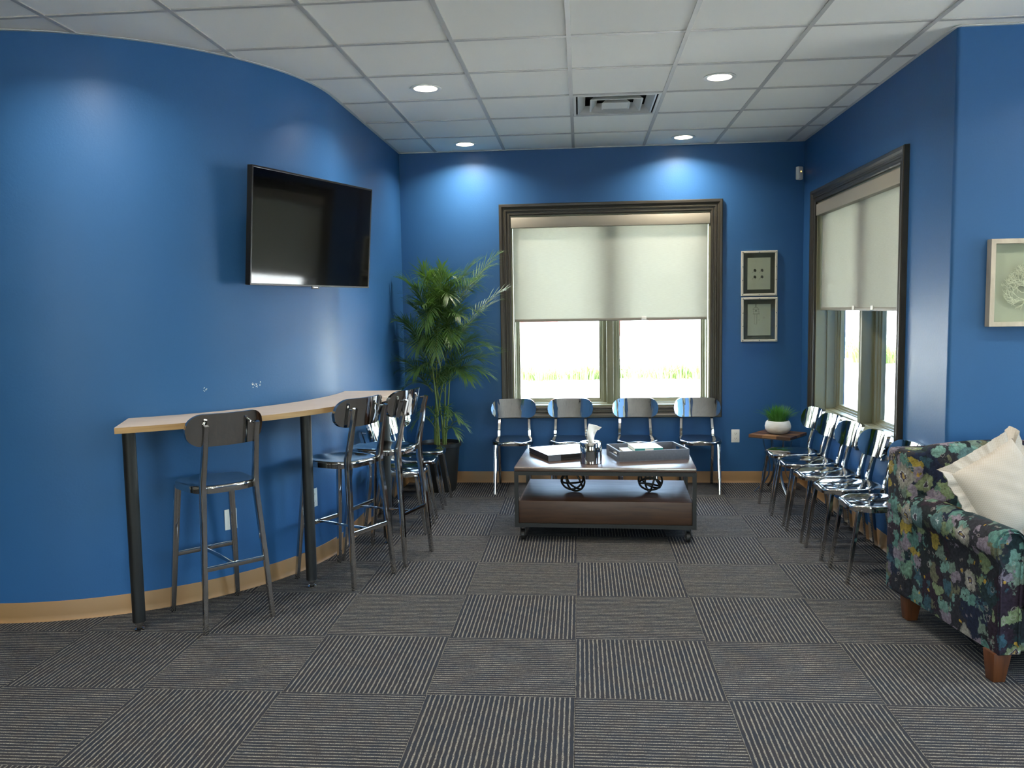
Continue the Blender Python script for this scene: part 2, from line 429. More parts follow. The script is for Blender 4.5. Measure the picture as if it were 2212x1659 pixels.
def wall_with_hole(x0, x1, hx0, hx1, hz0, hz1, th, M, mb=None):
    mb = mb or MB()
    mb.box(x0, hx0, 0, th, 0, ZT, M=M); mb.box(hx1, x1, 0, th, 0, ZT, M=M)
    mb.box(hx0, hx1, 0, th, 0, hz0, M=M); mb.box(hx0, hx1, 0, th, hz1, ZT, M=M); return mb
WZ0, WZ1 = .69, 2.40
TH = .24
W1C, W1W = .2625, 1.755
W2C, W2W = 6.215, 1.83
struct('wall_back', wall_with_hole(XL - .2, XR + TH, W1C - W1W / 2, W1C + W1W / 2, WZ0, WZ1, TH, Matrix.Translation((0, YB, 0))), M_BLUE)
MR = Matrix.Translation((XR, 0, 0)) @ Matrix.Rotation(radians(-90), 4, 'Z')   # local x -> -Y, local y -> +X
struct('wall_right', wall_with_hole(-YB, -(YF + rr_), -(W2C + W2W / 2), -(W2C - W2W / 2), WZ0, WZ1, TH, MR), M_BLUE)
struct('wall_front_right', strip(bull + [(5.5, YF)], [(0, 0), (0, ZT), (-.2, ZT), (-.2, 0)]), M_BLUE, smooth=True)
# unseen part of the room, with its own windows
YR = -4.0
M3 = Matrix.Translation((5.5, 0, 0)) @ Matrix.Rotation(radians(-90), 4, 'Z')
mb = wall_with_hole(-YF - .2, -1.2, -3.9, -1.8, .69, 2.40, TH, M3); mb.box(-1.2, 4.0, 0, TH, 0, ZT, M=M3)
struct('wall_east', mb, M_BLUE)
M4 = Matrix.Translation((0, YR, 0)) @ Matrix.Rotation(pi, 4, 'Z')
mb = wall_with_hole(-5.5, -1.6, -4.3, -2.5, .69, 2.40, TH, M4); wall_with_hole(-1.6, 5.7, .6, 2.4, .69, 2.4, TH, M4, mb)
struct('wall_rear', mb, M_BEIGE)
mb = MB(); mb.box(-5.7, -5.5, YR, 4.2, 0, ZT); struct('wall_west', mb, M_BEIGE)

PATH_IN = P_LEFT + [(XR, YB)] + bull + [(5.5, YF)]
def base_prof(): return [(0, 0), (.014, 0), (.0095, .006), (.0065, .014), (.0045, .03), (.004, .097), (.0025, .101), (0, .102)]
struct('baseboard_left', strip(P_LEFT, base_prof()), M_BASE, smooth=True)
struct('baseboard_back', strip(P_BACK, base_prof()), M_BASE, smooth=True)
struct('baseboard_right', strip(P_COL, base_prof()), M_BASE, smooth=True)
struct('trim_1', strip(PATH_IN, [(0, H - .004), (.020, H - .004), (.020, H - .001), (.002, H - .001), (.002, H + .02), (0, H + .02)]), M_VENT)

# scuffed paint chips above the counter
rnd = random.Random(3)
mb = MB()
for a0, z0, n in ((-34.5, 1.165, 9), (-33.8, 1.16, 8), (-33.0, 1.17, 7), (-45.5, 1.165, 6)):
    for k in range(n):
        a = radians(a0 + rnd.uniform(-.35, .35)); z = z0 + rnd.uniform(-.013, .013); s_ = rnd.uniform(.0015, .004)
        p = Vector((CX + (CR + .0008) * cos(a), CY + (CR + .0008) * sin(a), z)); u = Vector((-sin(a), cos(a), 0)); w_ = Vector((cos(a), sin(a), 0)) * .0006
        mb.add([p - u * s_, p - Vector((0, 0, s_ * .6)), p + u * s_, p + Vector((0, 0, s_ * .8))] , [(0, 1, 2, 3)])
wl_ = bpy.data.objects['wall_left']
tag(mb.build('paint_chips', M_WHITEP, wl_), kind='stuff')

# ------------------------------------------------------------------ floor
mb = MB(); mb.box(-5.7, 5.7, YR - .2, YB + .2, -.15, -.008)
floor = struct('floor', mb, M_SOIL)
G = .0009
def tile_me(name, x0, x1, y0, y1, m, z0, z1):
    return MB().box(x0, x1, y0, y1, z0, z1)
def clipf(x0, x1, y0, y1):
    """keep a tile inside the room (rect) or drop it"""
    xm0, xm1, ym0, ym1 = -5.5, 5.5, YR, YB + .03
    cxm, cym = (x0 + x1) / 2, (y0 + y1) / 2
    if y0 > YF - .02: xm1 = XR + .03
    if y0 > CY - .4: xm0 = XL - .03
    x0, x1, y0, y1 = max(x0, xm0), min(x1, xm1), max(y0, ym0), min(y1, ym1)
    if x1 - x0 < .02 or y1 - y0 < .02: return None
    # drop tiles fully inside the curved wall's solid
    if all(((px < CX or py > CY) and (py > 4.05 and px < XL)) or ((px - CX) ** 2 + (py - CY) ** 2 < (CR - .02) ** 2 and px < XL) for px in (x0, x1) for py in (y0, y1)): return None
    return x0, x1, y0, y1
full_v = None
def carpet_piece(i, j):
    x0, y0 = FX + i * T, FY + j * T; r = clipf(x0, x0 + T, y0, y0 + T)
    if r is None: return
    c = (x0 + T / 2, y0 + T / 2); flip = (i + j) % 2 != 0
    ax0, ax1, ay0, ay1 = r[0] - c[0] + G, r[1] - c[0] - G, r[2] - c[1] + G, r[3] - c[1] - G
    rot = pi / 2 if flip else 0.0
    key = tuple(round(q, 4) for q in (ax0, ax1, ay0, ay1, rot))
    if key not in CACHE:
        M = Matrix.Rotation(-rot, 4, 'Z')
        o = MB().box(ax0, ax1, ay0, ay1, -.008, 0.0, M=M).build('carpet_tile', M_CARPET, floor); CACHE[key] = o
    else:
        o = CACHE[key].copy(); COL.objects.link(o)
    o.location = (c[0], c[1], 0); o.rotation_euler = (0, 0, rot); return o
CACHE = {}
for j in range(-3, 8):
    for i in range(-9, 10): carpet_piece(i, j)
ylim = FY - 3 * T
mb = MB()
nx = 18
for j in range(12):
    for i in range(-9, 10):
        x0, y1 = FX + i * T, ylim - j * T
        a, b, c, d = max(x0, -5.5) + G, min(x0 + T, 5.5) - G, max(y1 - T, YR) + G, y1 - G
        if b > a and d > c: mb.box(a, b, c, d, -.008, 0)
tag(mb.build('carpet_field', M_CARPET, floor), kind='stuff')

# ------------------------------------------------------------------ ceiling
mb = MB(); mb.box(-5.7, 5.7, YR - .2, YB + .3, H + .16, H + .26)
ceiling = struct('ceiling', mb, M_VENT)
LIGHTS = {(-4, -1), (-2, 2), (1, 2), (-2, 5), (1, 5)}
VENT = (0, 3)
CCACHE = {}
def ceil_piece(i, j):
    if (i, j) == VENT: return
    x0, y0 = GX + i * T, GY + j * T; r = clipf(x0, x0 + T, y0, y0 + T)
    if r is None: return
    c = (x0 + T / 2, y0 + T / 2)
    q = (r[0] - c[0] + .003, r[1] - c[0] - .003, r[2] - c[1] + .003, r[3] - c[1] - .003)
    hole = (i, j) in LIGHTS
    key = tuple(round(v, 4) for v in q) + (hole,)
    if key not in CCACHE:
        mb = MB()
        if hole:
            n = 32; z0, z1 = H + .004, H + .02
            inn = [(.078 * cos(2 * pi * k / n), .078 * sin(2 * pi * k / n)) for k in range(n)]
            out = []
            for k in range(n):
                a = 2 * pi * k / n; dx, dy = cos(a), sin(a)
                s1 = (q[1] if dx > 0 else q[0]) / dx if abs(dx) > 1e-6 else 9; s2 = (q[3] if dy > 0 else q[2]) / dy if abs(dy) > 1e-6 else 9
                s_ = min(s1, s2); out.append((dx * s_, dy * s_))
            mb.loft([[(x, y, z0) for x, y in inn], [(x, y, z0) for x, y in out], [(x, y, z1) for x, y in out], [(x, y, z1) for x, y in inn]], closed=True)
        else: mb.box(*q, H + .004, H + .02)
        o = mb.build('ceiling_tile', M_TILE, ceiling); CCACHE[key] = o
    else:
        o = CCACHE[key].copy(); COL.objects.link(o)
    o.location = (c[0], c[1], 0)
for j in range(-3, 7):
    for i in range(-9, 9): ceil_piece(i, j)
mb = MB()
for j in range(-13, -3):
    for i in range(-9, 9):
        r = clipf(GX + i * T, GX + i * T + T, GY + j * T, GY + j * T + T)
        if r: mb.box(r[0] + .003, r[1] - .003, r[2] + .003, r[3] - .003, H + .004, H + .02)
tag(mb.build('ceiling_tile_field', M_TILE, ceiling), kind='stuff')
def bar(x0, x1, y0, y1, dz=0.0):
    MB().box(x0, x1, y0, y1, H - .002 + dz, H + .012 + dz).build('grid_bar', M_GRID, ceiling)
def wall_y(x):      # far limit of the room at x
    if x > XR: return YF
    if x >= XL: return YB
    if x > CX: return CY - sqrt(CR * CR - (x - CX) ** 2)
    return 4.0
for i in range(-8, 10):
    x = GX + i * T
    if x > 5.4: continue
    bar(x - .012, x + .012, YR, wall_y(x) - .001)
for j in range(-12, 7):
    y = GY + j * T
    if y >= YB: continue
    xa = -5.5 if y < 4.0 else (XL if y >= CY else CX + sqrt(CR * CR - (CY - y) ** 2)); xb = 5.5 if y < YF else XR
    bar(xa, xb, y - .012, y + .012, .0007)

# ------------------------------------------------------------------ air diffuser
vx, vy = GX + (VENT[0] + .5) * T, GY + (VENT[1] + .5) * T
v = empty('ceiling_vent', (vx, vy, H), label='square white four-way air diffuser set flush in the ceiling grid', cat='vent')
mb = MB(); a = T / 2 - .014
def sq(r, z): return [(-r, -r, z), (r, -r, z), (r, r, z), (-r, r, z)]
mb.loft([sq(a, -.003), sq(a - .018, -.003), sq(a - .018, .006), sq(a, .006)], closed=True); mb.build('outer_frame', M_VENT, v)
for r0_, r1_, zb in ((.262, .212, .0), (.178, .130, -.004), (.096, .050, -.008)):
    mb = MB(); mb.loft([sq(r0_, zb), sq(r0_ - .010, zb - .001), sq(r1_ - .003, zb + .048), sq(r1_, zb + .049)], closed=True)
    mb.build('louvre', M_VENT, v)
mb = MB(); mb.loft([sq(.088, -.006), sq(.086, -.008), sq(.012, .055), sq(.010, .056)], caps=True); mb.build('center_cone', M_VENT, v)
mb = MB(); mb.loft([sq(.281, .002), sq(.281, .11)], caps=False); mb.box(-.281, .281, -.281, .281, .11, .112); mb.build('duct_box', M_DARK, v)

# ------------------------------------------------------------------ downlights
dl_labels = {(-4, -1): 'round recessed ceiling downlight cut off by the top left edge of the photo',
             (-2, 2): 'round recessed downlight in the ceiling, left and nearer of the four whole ones',
             (1, 2): 'round recessed downlight in the ceiling, right and nearer of the four whole ones',
             (-2, 5): 'round recessed downlight by the back wall, left of the window',
             (1, 5): 'round recessed downlight by the back wall, above the right half of the window'}
def downlight(i, j, label):
    x, y = GX + (i + .5) * T, GY + (j + .5) * T
    d = empty('downlight', (x, y, H + .004), label=label, cat='ceiling light', group='recessed ceiling downlights')
    MB().lathe([(.078, .0), (.098, -.001), (.100, -.005), (.096, -.007), (.074, -.005), (.068, .012), (.066, .030), (.070, .030), (.076, .01), (.078, 0)], 40).build('trim_ring', M_WHITEP, d, smooth=True)
    MB().lathe([(.0001, -.009), (.03, -.008), (.052, -.004), (.060, .004), (.062, .020), (.0001, .022)], 36).build('lens', M_LENS, d, smooth=True)
    ld = bpy.data.lights.new('lamp_light', 'AREA'); ld.shape = 'DISK'; ld.size = .11; ld.energy = DOWNLIGHT_W; ld.color = (1, .90, .76); ld.spread = radians(145)
    lo = bpy.data.objects.new('lamp_light', ld); link(lo, d); lo.location = (0, 0, -.012)
for k_, lab in dl_labels.items(): downlight(*k_, lab)
for k_ in ((1, -1), (4, -1), (-2, -4), (1, -4), (4, -4), (-5, -4), (-2, -8), (1, -8), (4, -8)):
    downlight(*k_, 'round recessed ceiling downlight, %s one of the %s row behind the camera' % ({-5: 'far left', -2: 'left', 1: 'centre', 4: 'right'}[k_[0]], {-1: 'first', -4: 'second', -8: 'third'}[k_[1]]))

# ------------------------------------------------------------------ windows
def rect_loft(mb, x0, x1, z0, z1, prof):
    """mitred frame: prof = closed list of (inset from the rectangle outward +, y)"""
    rings = []
    for sx, sz in ((0, 0), (1, 0), (1, 1), (0, 1)):
        ring = []
        for o, y in prof:
            ring.append(((x1 + o) if sx else (x0 - o), y, (z1 + o) if sz else (z0 - o)))
        rings.append(ring)
    mb.loft(rings, closed=True); return mb
def window(name, M, w, full=True):
    e = empty(name, kind='structure'); e.matrix_world = M
    x0, x1 = -w / 2, w / 2; z0, z1 = WZ0, WZ1
    prof = [(0, .002), (0, -.016), (.008, -.020), (.016, -.020), (.020, -.013), (.032, -.015), (.036, -.024), (.046, -.026), (.052, -.018), (.064, -.022), (.074, -.034), (.092, -.036), (.098, -.030), (.100, .0)]
    rect_loft(MB(), x0, x1, z0, z1, prof).build('window_casing', M_CASE, e)
    # jamb lining with two reveals
    rect_loft(MB(), x0, x1, z0, z1, [(-.001, 0), (-.016, 0), (-.016, .085), (-.024, .088), (-.024, .15), (-.001, .15)]).build('jamb_lining', M_SASH, e)
    gy = .20; mz = .052
    for s_ in (-1, 1):
        a, b = (x0 + .016, -mz) if s_ < 0 else (mz, x1 - .016)
        p = [(0, .15), (-.012, .15), (-.014, .165), (-.026, .168), (-.028, .180), (-.042, .184), (-.042, .215), (0, .215)]
        f = rect_loft(MB(), a, b, z0 + .018, z1 - .018, p).build('sash_frame', M_SASH, e)
        MB().box(a + .042, b - .042, gy - .003, gy + .003, z0 + .06, z1 - .06).build('window_pane', M_GLASS, f)
    mb = MB(); mb.box(-.030, .030, .065, .16, z0 + .016, z1 - .016); mb.box(-mz - .002, mz + .002, .15, .215, z0 + .016, z1 - .016)
    mb.build('mullion', M_SASH, e, bevel=.003)
    return e
MW1 = Matrix.Translation((W1C, YB, 0))
MW2 = Matrix.Translation((XR, W2C, 0)) @ Matrix.Rotation(radians(-90), 4, 'Z')
window('window_1', MW1, W1W)
window('window_2', MW2, W2W)
def plain_window(name, M, x0, x1):
    e = empty(name, kind='structure'); e.matrix_world = M
    rect_loft(MB(), x0, x1, WZ0, WZ1, [(0, .2), (0, -.02), (.1, -.03), (.1, 0), (-.04, .0), (-.04, .2)]).build('window_casing', M_CASE, e)
    c = (x0 + x1) / 2; MB().box(c - .05, c + .05, .1, .2, WZ0, WZ1).build('mullion', M_SASH, e); MB().box(x0, x1, .15, .156, WZ0, WZ1).build('window_pane', M_GLASS, e)
plain_window('window_3', M3, -3.9, -1.8)
plain_window('window_4', M4, -4.3, -2.5); plain_window('window_5', M4, .6, 2.4)

def shade(M, w, drop, label, holders):
    e = empty('roller_shade'); e.matrix_world = M; tag(e, label, 'window shade')
    hw = w / 2
    mb = MB(); mb.box(-hw + .006, hw - .006, -.012, .055, WZ1 - .110, WZ1 - .018)
    f = mb.build('fascia', M_FASCIA, e, bevel=.004)
    mb = MB(); mb.box(-hw + .022, hw - .022, .038, .0388, drop, WZ1 - .10); mb.build('shade_fabric', M_SHADE, e)
    mb = MB(); mb.box(-hw + .024, hw - .024, .031, .046, drop - .022, drop + .002); mb.build('hem_bar', M_BARM, e, bevel=.004)
    for hx in holders:
        MB().box(hx - .022, hx + .022, .024, .032, drop - .016, drop + .014).build('pull_tab', M_WHITEP, e, bevel=.003)
    return e
shade(MW1, W1W, 1.478, 'pale translucent roller shade half lowered over the back wall window', (.30,))
shade(MW2, W2W, 1.545, 'pale translucent roller shade half lowered over the right wall window', (-.05, .34))

# ------------------------------------------------------------------ outdoors
mb = MB(); mb.box(-60, 60, -40, 80, -.22, -.16); struct('ground', mb, M_CONC)
def blade_clump(mb, cx, cy, z, n, h, spread, rnd, w=.012, lean=.35):
    for k in range(n):
        a = rnd.uniform(0, 2 * pi); r = spread * sqrt(rnd.random()); x, y = cx + r * cos(a), cy + r * sin(a)
        l = rnd.uniform(.1, 1) * lean; b = a + rnd.uniform(-.8, .8); hh = h * rnd.uniform(.55, 1.1)
        ux, uy = -sin(b), cos(b); dx, dy = cos(b), sin(b); vs = []
        for q, wk in ((0, 1), (.4, .9), (.75, .6), (1, .08)):
            ox, oz = l * hh * q * q, hh * (q - .25 * l * q * q)
            vs += [(x + dx * ox - ux * w * wk / 2, y + dy * ox - uy * w * wk / 2, z + oz), (x + dx * ox + ux * w * wk / 2, y + dy * ox + uy * w * wk / 2, z + oz)]
        mb.add(vs, [(0, 1, 3, 2), (2, 3, 5, 4), (4, 5, 7, 6)])
rnd = random.Random(11)
mb = MB()
for k in range(120):
    x = -2.4 + 6.2 * k / 119 + rnd.uniform(-.1, .1)
    blade_clump(mb, x, 20.8 + rnd.uniform(-.5, .8) + .25 * sin(x * 2), -.16, 22, .42 + .1 * sin(x * 3.1), .22, rnd, .028, .9)
tag(mb.build('grass_bed', M_OUTGRASS), 'strip of tall green ornamental grass outdoors beyond the back window', 'grass', kind='stuff')
mb = MB()
for (x, y, h) in ((9.0, 28.0, .9), (8.3, 25.5, .8), (8.9, 25.2, .7), (9.4, 24.0, .8), (10.2, 24.3, .8), (11, 24.0, .9)):
    for k in range(7): blade_clump(mb, x + rnd.uniform(-.4, .4), y + rnd.uniform(-.3, .3), -.16, 40, h, .3, rnd, .03, .9)
tag(mb.build('shrub', M_OUTGRASS), 'green shrubs outdoors seen through the right wall window', 'shrub', kind='stuff')
b = empty('building', (0, 34, -.16), label='red and white building far beyond the back window', cat='building')
mb = MB(); mb.box(-12, 20, 0, 5, 0, 6.2); mb.build('wall', M_WBLD, b)  # wall made tall and pale to brighten the coffee table's reflection
for a, c in ((-4.4, -2.6), (-2.5, -.9), (1.2, 2.0), (2.7, 3.9), (5.2, 7.0)):
    mb = MB(); mb.box(a, c, -.06, .02, .6, 2.9); mb.build('cladding_panel', M_REDB, b)

# ------------------------------------------------------------------ chairs and stools
def seat_mesh(hs, w, d, th):
    """dished seat with clipped front corners; front at -y"""
    mb = MB(); N = 64; rings = []
    def outline(a):
        x, y = cos(a), sin(a)            # y>0 back
        fx = abs(x); p = 3.4
        r = 1 / ((abs(x) ** p + abs(y) ** p) ** (1 / p))
        X, Y = r * x, r * y
        X *= (1.0 - .13 * (Y + 1) / 2)   # narrower behind
        if Y < -.45 and abs(X) > .55:    # clipped front corner
            k = (abs(X) - .55) / .45; Y = Y + k * .22 * min(1, (-Y - .45) / .35)
        return X * w / 2, Y * d / 2
    rs = [.0, .25, .45, .62, .76, .87, .94, .98, 1.0]
    for r in rs[1:]:
        ring = []
        for k in range(N):
            a = 2 * pi * k / N; X, Y = outline(a); x, y = X * r, Y * r
            dish = -.016 * max(0, 1 - (r / .86) ** 2) ** .8
            # thigh hollows and a raised centre toward the front
            fy = max(0, -y / (d / 2)); xx = x / (w / 2)
            wave = fy ** 1.5 * (.005 * cos(xx * 2 * pi * .95) - .004) if r <= 1 else 0
            edge = .003 * (r > .9) - .004 * (r == 1.0)
            ring.append((x, y, hs + dish + wave + edge))
        rings.append(ring)
    top = rings[-1]
    out = [[(x * 1.004, y * 1.004, z - .008) for x, y, z in top], [(x * 1.002, y * 1.002, z - .5 * (z - (hs - th)) - .004) for x, y, z in top],
           [(x, y, hs - th) for x, y, z in top], [(x * .96, y * .96, hs - th) for x, y, z in top], [(x * .95, y * .95, hs - .016) for x, y, z in top], [(x * .3, y * .3, hs - .03) for x, y, z in top]]
    mb.loft([[(0, 0, hs - .016)] * 0 or r for r in rings + out], caps=True)
    return mb
def back_mesh(w, h, zc, yc, bow, tilt, th=.020):
    """rounded panel, concave toward the sitter (-y)"""
    mb = MB(); nx, nz = 28, 8; rc = h * .46
    def pt(u, v, off):
        x = u * w / 2
        # pill corners: shrink height near the ends
        e = max(0, abs(x) - (w / 2 - rc)); hh = h / 2 - rc + sqrt(max(0, rc * rc - e * e)) if e > 0 else h / 2
        z = v * hh; y = yc - bow * (x / (w / 2)) ** 2 + tilt * z + off
        return (x, y, zc + z)
    us = [sin(pi / 2 * (-1 + 2 * i / nx)) * .5 + (-1 + 2 * i / nx) * .5 for i in range(nx + 1)]
    F = [[pt(u, -1 + 2 * j / nz, -th / 2) for j in range(nz + 1)] for u in us]
    Bk = [[pt(u, -1 + 2 * j / nz, th / 2) for j in range(nz + 1)] for u in us]
    k = nz + 1; vs = [p for c in F for p in c] + [p for c in Bk for p in c]; o = len(F) * k; fs = []
    for i in range(nx):
        for j in range(nz):
            a = i * k + j; fs.append((a, a + k, a + k + 1, a + 1)); fs.append((o + a, o + a + 1, o + a + k + 1, o + a + k))
    for i in range(nx):
        a = i * k; fs.append((a, o + a, o + a + k, a + k)); a = i * k + nz; fs.append((a, a + k, o + a + k, o + a))
    for j in range(nz):
        a = j; fs.append((a, a + 1, o + a + 1, o + a)); a = nx * k + j; fs.append((a, o + a, o + a + 1, a + 1))
    mb.add(vs, fs); return mb
def make_seat(name, hs, top, splay, stretch):
    """splay: (front half width foot, rear half width foot)"""
    e = empty(name)
    seat_mesh(hs, .372, .385, .034).build('seat', M_CHROME, e, smooth=True, angle=50)
    zc = top - .0825
    back_mesh(.400, .165, zc, .204, .062, .22).build('backrest', M_CHROMEB, e, smooth=True, angle=50)
    for s_ in (-1, 1):
        fw, rw = splay
        mb = MB(); mb.sweep([(s_ * .142, -.150, hs - .03), (s_ * (.142 + (fw - .142) * .5), -.178, hs * .5), (s_ * fw, -.212, 0)], [.033, .030, .024], [.021, .021, .019], side=(1, 0, 0))
        mb.build('leg', M_CHROME, e, smooth=True)
        # rear leg runs on upward as the back post
        pts = [(s_ * rw, .235, 0), (s_ * (rw + (.138 - rw) * .5), .208, hs * .5), (s_ * .138, .182, hs - .06), (s_ * .137, .180, hs + .02), (s_ * .133, .200, hs + .11), (s_ * .130, .228, zc - .03), (s_ * .130, .246, zc + .030)]
        mb = MB(); mb.sweep(pts, [.022, .025, .027, .027, .026, .026, .024], [.024, .031, .037, .037, .031, .026, .023], side=(1, 0, 0))
        mb.build('leg', M_CHROME, e, smooth=True)
        mb = MB(); mb.sweep([(s_ * .130, .244, zc + .024), (s_ * .130, .204, zc + .020)], .013, .013, n=10); mb.build('back_mount', M_CHROME, e, smooth=True)
    if stretch:
        z = .315; f = z / hs
        fx = splay[0] + (.142 - splay[0]) * f; fy = -.212 + .062 * f; rx = splay[1] + (.138 - splay[1]) * f; ry = .235 - .053 * f
        for (x_, y_) in ((fx, fy), (rx, ry)):
            mb = MB(); mb.sweep([(-x_, y_, z), (x_, y_, z)], .012, .026, side=(0, 1, 0)); mb.build('footrest', M_CHROME, e, smooth=True)
        mb = MB(); mb.sweep([(0, fy, z - .004), (0, ry, z - .004)], .020, .012, side=(1, 0, 0)); mb.build('stretcher', M_CHROME, e, smooth=True)
    return e
chair0 = make_seat('metal_chair', .445, .775, (.147, .137), False)
stool0 = make_seat('bar_stool', .718, 1.085, (.178, .176), True)
used = {'c': False, 's': False}
def place(kind, x, y, deg, label, cat, group):
    p = chair0 if kind == 'c' else stool0
    o = p if not used[kind] else copy_tree(p); used[kind] = True
    o.location = (x, y, 0); o.rotation_euler = (0, 0, radians(deg)); tag(o, label, cat, group)
    return o
g = 'polished metal chairs under the back window'
place('c', -.596, 7.262, 1, 'polished metal chair under the back window, nearest the palm', 'chair', g)
place('c', -.099, 7.262, -1, 'polished metal chair under the back window, partly behind the checkered box and tissue can', 'chair', g)
place('c', .475, 7.262, 1, 'polished metal chair in front of the back window, directly behind the grey tray', 'chair', g)
place('c', 1.006, 7.262, -1, 'polished metal chair under the back window, nearest the wall pictures', 'chair', g)
g = 'polished metal chairs along the right wall'
for x, y, a, lab in ((1.625, 6.60, -86, 'polished metal chair by the right wall, farthest, beside the side table'),
                     (1.63, 6.19, -86.5, 'polished metal chair by the right wall, second from the side table'),
                     (1.64, 5.765, -86, 'polished metal chair by the right wall, middle of the five'),
                     (1.665, 5.36, -87, 'polished metal chair by the right wall, second from the floral sofa'),
                     (1.69, 4.92, -88, 'polished metal chair by the right wall, half hidden behind the floral sofa arm')):
    place('c', x, y, a, lab, 'chair', g)
g = 'polished metal chairs along the left wall'
for x, y, a, lab in ((-1.31, 6.77, 90, 'polished metal chair by the left wall, farthest, in front of the potted palm'),
                     (-1.31, 6.35, 90, 'polished metal chair by the left wall, middle one behind the bar stools'),
                     (-1.31, 5.91, 89, 'polished metal chair by the left wall, nearest the end of the counter')):
    place('c', x, y, a, lab, 'chair', g)
g = 'polished metal bar stools at the wall counter'
place('s', -1.900, 4.178, -134, 'polished metal bar stool at the near left end of the counter', 'bar stool', g)
place('s', -1.420, 4.822, -117, 'polished metal bar stool at the middle leg of the counter', 'bar stool', g)
place('s', -1.262, 5.240, -107, 'polished metal bar stool at the far end of the counter, near the palm', 'bar stool', g)

# ------------------------------------------------------------------ counter
ct = empty('bar_counter', (0, 0, 0), label='long curved wall counter with pale laminate top, oak edge and black pipe legs', cat='counter')
ZC = 1.038
a0, a1 = radians(-62.5), radians(3.0); n = 48
ai = a0 + .035
inn = [(CX + (CR + .004) * cos(ai + (a1 - ai) * k / n), CY + (CR + .004) * sin(ai + (a1 - ai) * k / n)) for k in range(n + 1)]
out = [(CX + (CR + .388) * cos(a0 + (a1 - a0) * k / n), CY + (CR + .388) * sin(a0 + (a1 - a0) * k / n)) for k in range(n + 1)]
mb = MB(); mb.loft([[(*inn[k], ZC - .001), (*out[k], ZC - .001), (*out[k], ZC), (*inn[k], ZC)] for k in range(n + 1)]); mb.build('countertop', M_LAM, ct)
out2 = [(CX + (CR + .3885) * cos(a0 + (a1 - a0) * k / n), CY + (CR + .3885) * sin(a0 + (a1 - a0) * k / n)) for k in range(n + 1)]
mb = MB(); mb.loft([[(*inn[k], ZC - .030), (*out2[k], ZC - .030), (*out2[k], ZC - .0012), (*inn[k], ZC - .0012)] for k in range(n + 1)]); mb.build('edge_band', M_LAMEDGE, ct)
for lx, ly in ((-2.223, 3.942), (-1.556, 4.620), (-1.318, 5.535)):
    mb = MB(); mb.cyl((lx, ly), .031, .042, ZC - .032, 28); mb.cyl((lx, ly), .060, ZC - .036, ZC - .031, 28)
    lg = mb.build('leg', M_BLACKM, ct, smooth=True)
    mb = MB(); mb.lathe([(.0001, 0), (.024, 0), (.026, .006), (.018, .012), (.012, .014), (.012, .022), (.020, .026), (.022, .036), (.020, .043), (.0001, .043)], 24, (lx, ly)); mb.build('leveling_foot', M_CHROME, lg, smooth=True)

# ------------------------------------------------------------------ television
tv_n = Vector((.922, -.387, 0)).normalized()
tv = empty('television', (-1.565, 4.965, 2.042)); tag(tv, 'black flat screen television on a wall mount above the counter', 'television')
ang = atan2(.387, .922)
# local: x along the screen (to the far side), y out of the back (towards the wall), z up
tv.rotation_euler = (radians(4.6), 0, atan2(1.01, .424) + radians(2.2))
TW, THh = 1.110, .645
mb = MB(); rect_loft(mb, -TW / 2 + .011, TW / 2 - .011, -THh / 2 + .017, THh / 2 - .011, [(0, -.003), (.0, -.005), (.011, -.005), (.011, .03), (0, .03)]); mb.build('bezel', M_BLACKG, tv, bevel=.0015, seg=1)
mb = MB(); mb.box(-TW / 2 + .01, TW / 2 - .01, -.003, .002, -THh / 2 + .012, THh / 2 - .01); mb.build('screen', M_SCREEN, tv)
mb = MB(); mb.box(-TW / 2 + .02, TW / 2 - .02, .002, .03, -THh / 2 + .01, THh / 2 - .02); mb.box(-TW / 2 + .15, TW / 2 - .15, .03, .062, -THh / 2 + .03, .08); mb.build('back_shell', M_BLACKG, tv, bevel=.008)
mb = MB(); mb.box(-.035, .035, -.0085, -.004, -THh / 2 - .007, -THh / 2 + .012); mb.build('logo_tab', M_BLACKG, tv, bevel=.001, seg=1)
mb = MB()
for k in range(7): mb.box(-.021 + k * .006, -.0175 + k * .006, -.0095, -.0084, -THh / 2 + .0005, -THh / 2 + .006)
mb.build('logo_lettering', M_STEEL, tv)
mb = MB(); mb.box(-.2, .2, .062, .075, -.14, -.10); mb.box(-.2, .2, .062, .075, .03, .07); mb.box(-.03, .03, .065, .135, -.12, .05); mb.build('wall_mount', M_BLACKM, tv)

# ------------------------------------------------------------------ coffee table
cfa = radians(-2.6)
cf = empty('coffee_table', (.165, 5.94, 0), cfa, 'low rolling coffee table, dark walnut top and box shelf in a black metal frame', 'table')
cw, cdp = .605, .375
mb = MB()
for sx in (-1, 1):
    for sy in (-1, 1):
        x, y = sx * (cw - .013), sy * (cdp - .013); MB_ = mb.box(x - .013, x + .013, y - .013, y + .013, .100, .482)
for zz0, zz1 in ((.456, .482), (.100, .126)):
    for sy in (-1, 1): mb.box(-cw + .02, cw - .02, sy * (cdp - .013) - .0125, sy * (cdp - .013) + .0125, zz0, zz1)
    for sx in (-1, 1): mb.box(sx * (cw - .013) - .0125, sx * (cw - .013) + .0125, -cdp + .02, cdp - .02, zz0, zz1)
mb.build('metal_frame', M_BLACKM, cf)
mb = MB(); mb.box(-cw, cw, -cdp, cdp, .4825, .512); mb.build('tabletop', M_TABLE, cf, bevel=.006)
mb = MB(); mb.box(-cw + .027, cw - .027, -cdp + .010, cdp - .010, .127, .280); mb.build('box_shelf', [M_TABLES, M_TABLE], cf, bevel=.003)
for p in bpy.data.objects[cf.children[-1].name].data.polygons:
    if p.normal.z > .9: p.material_index = 1
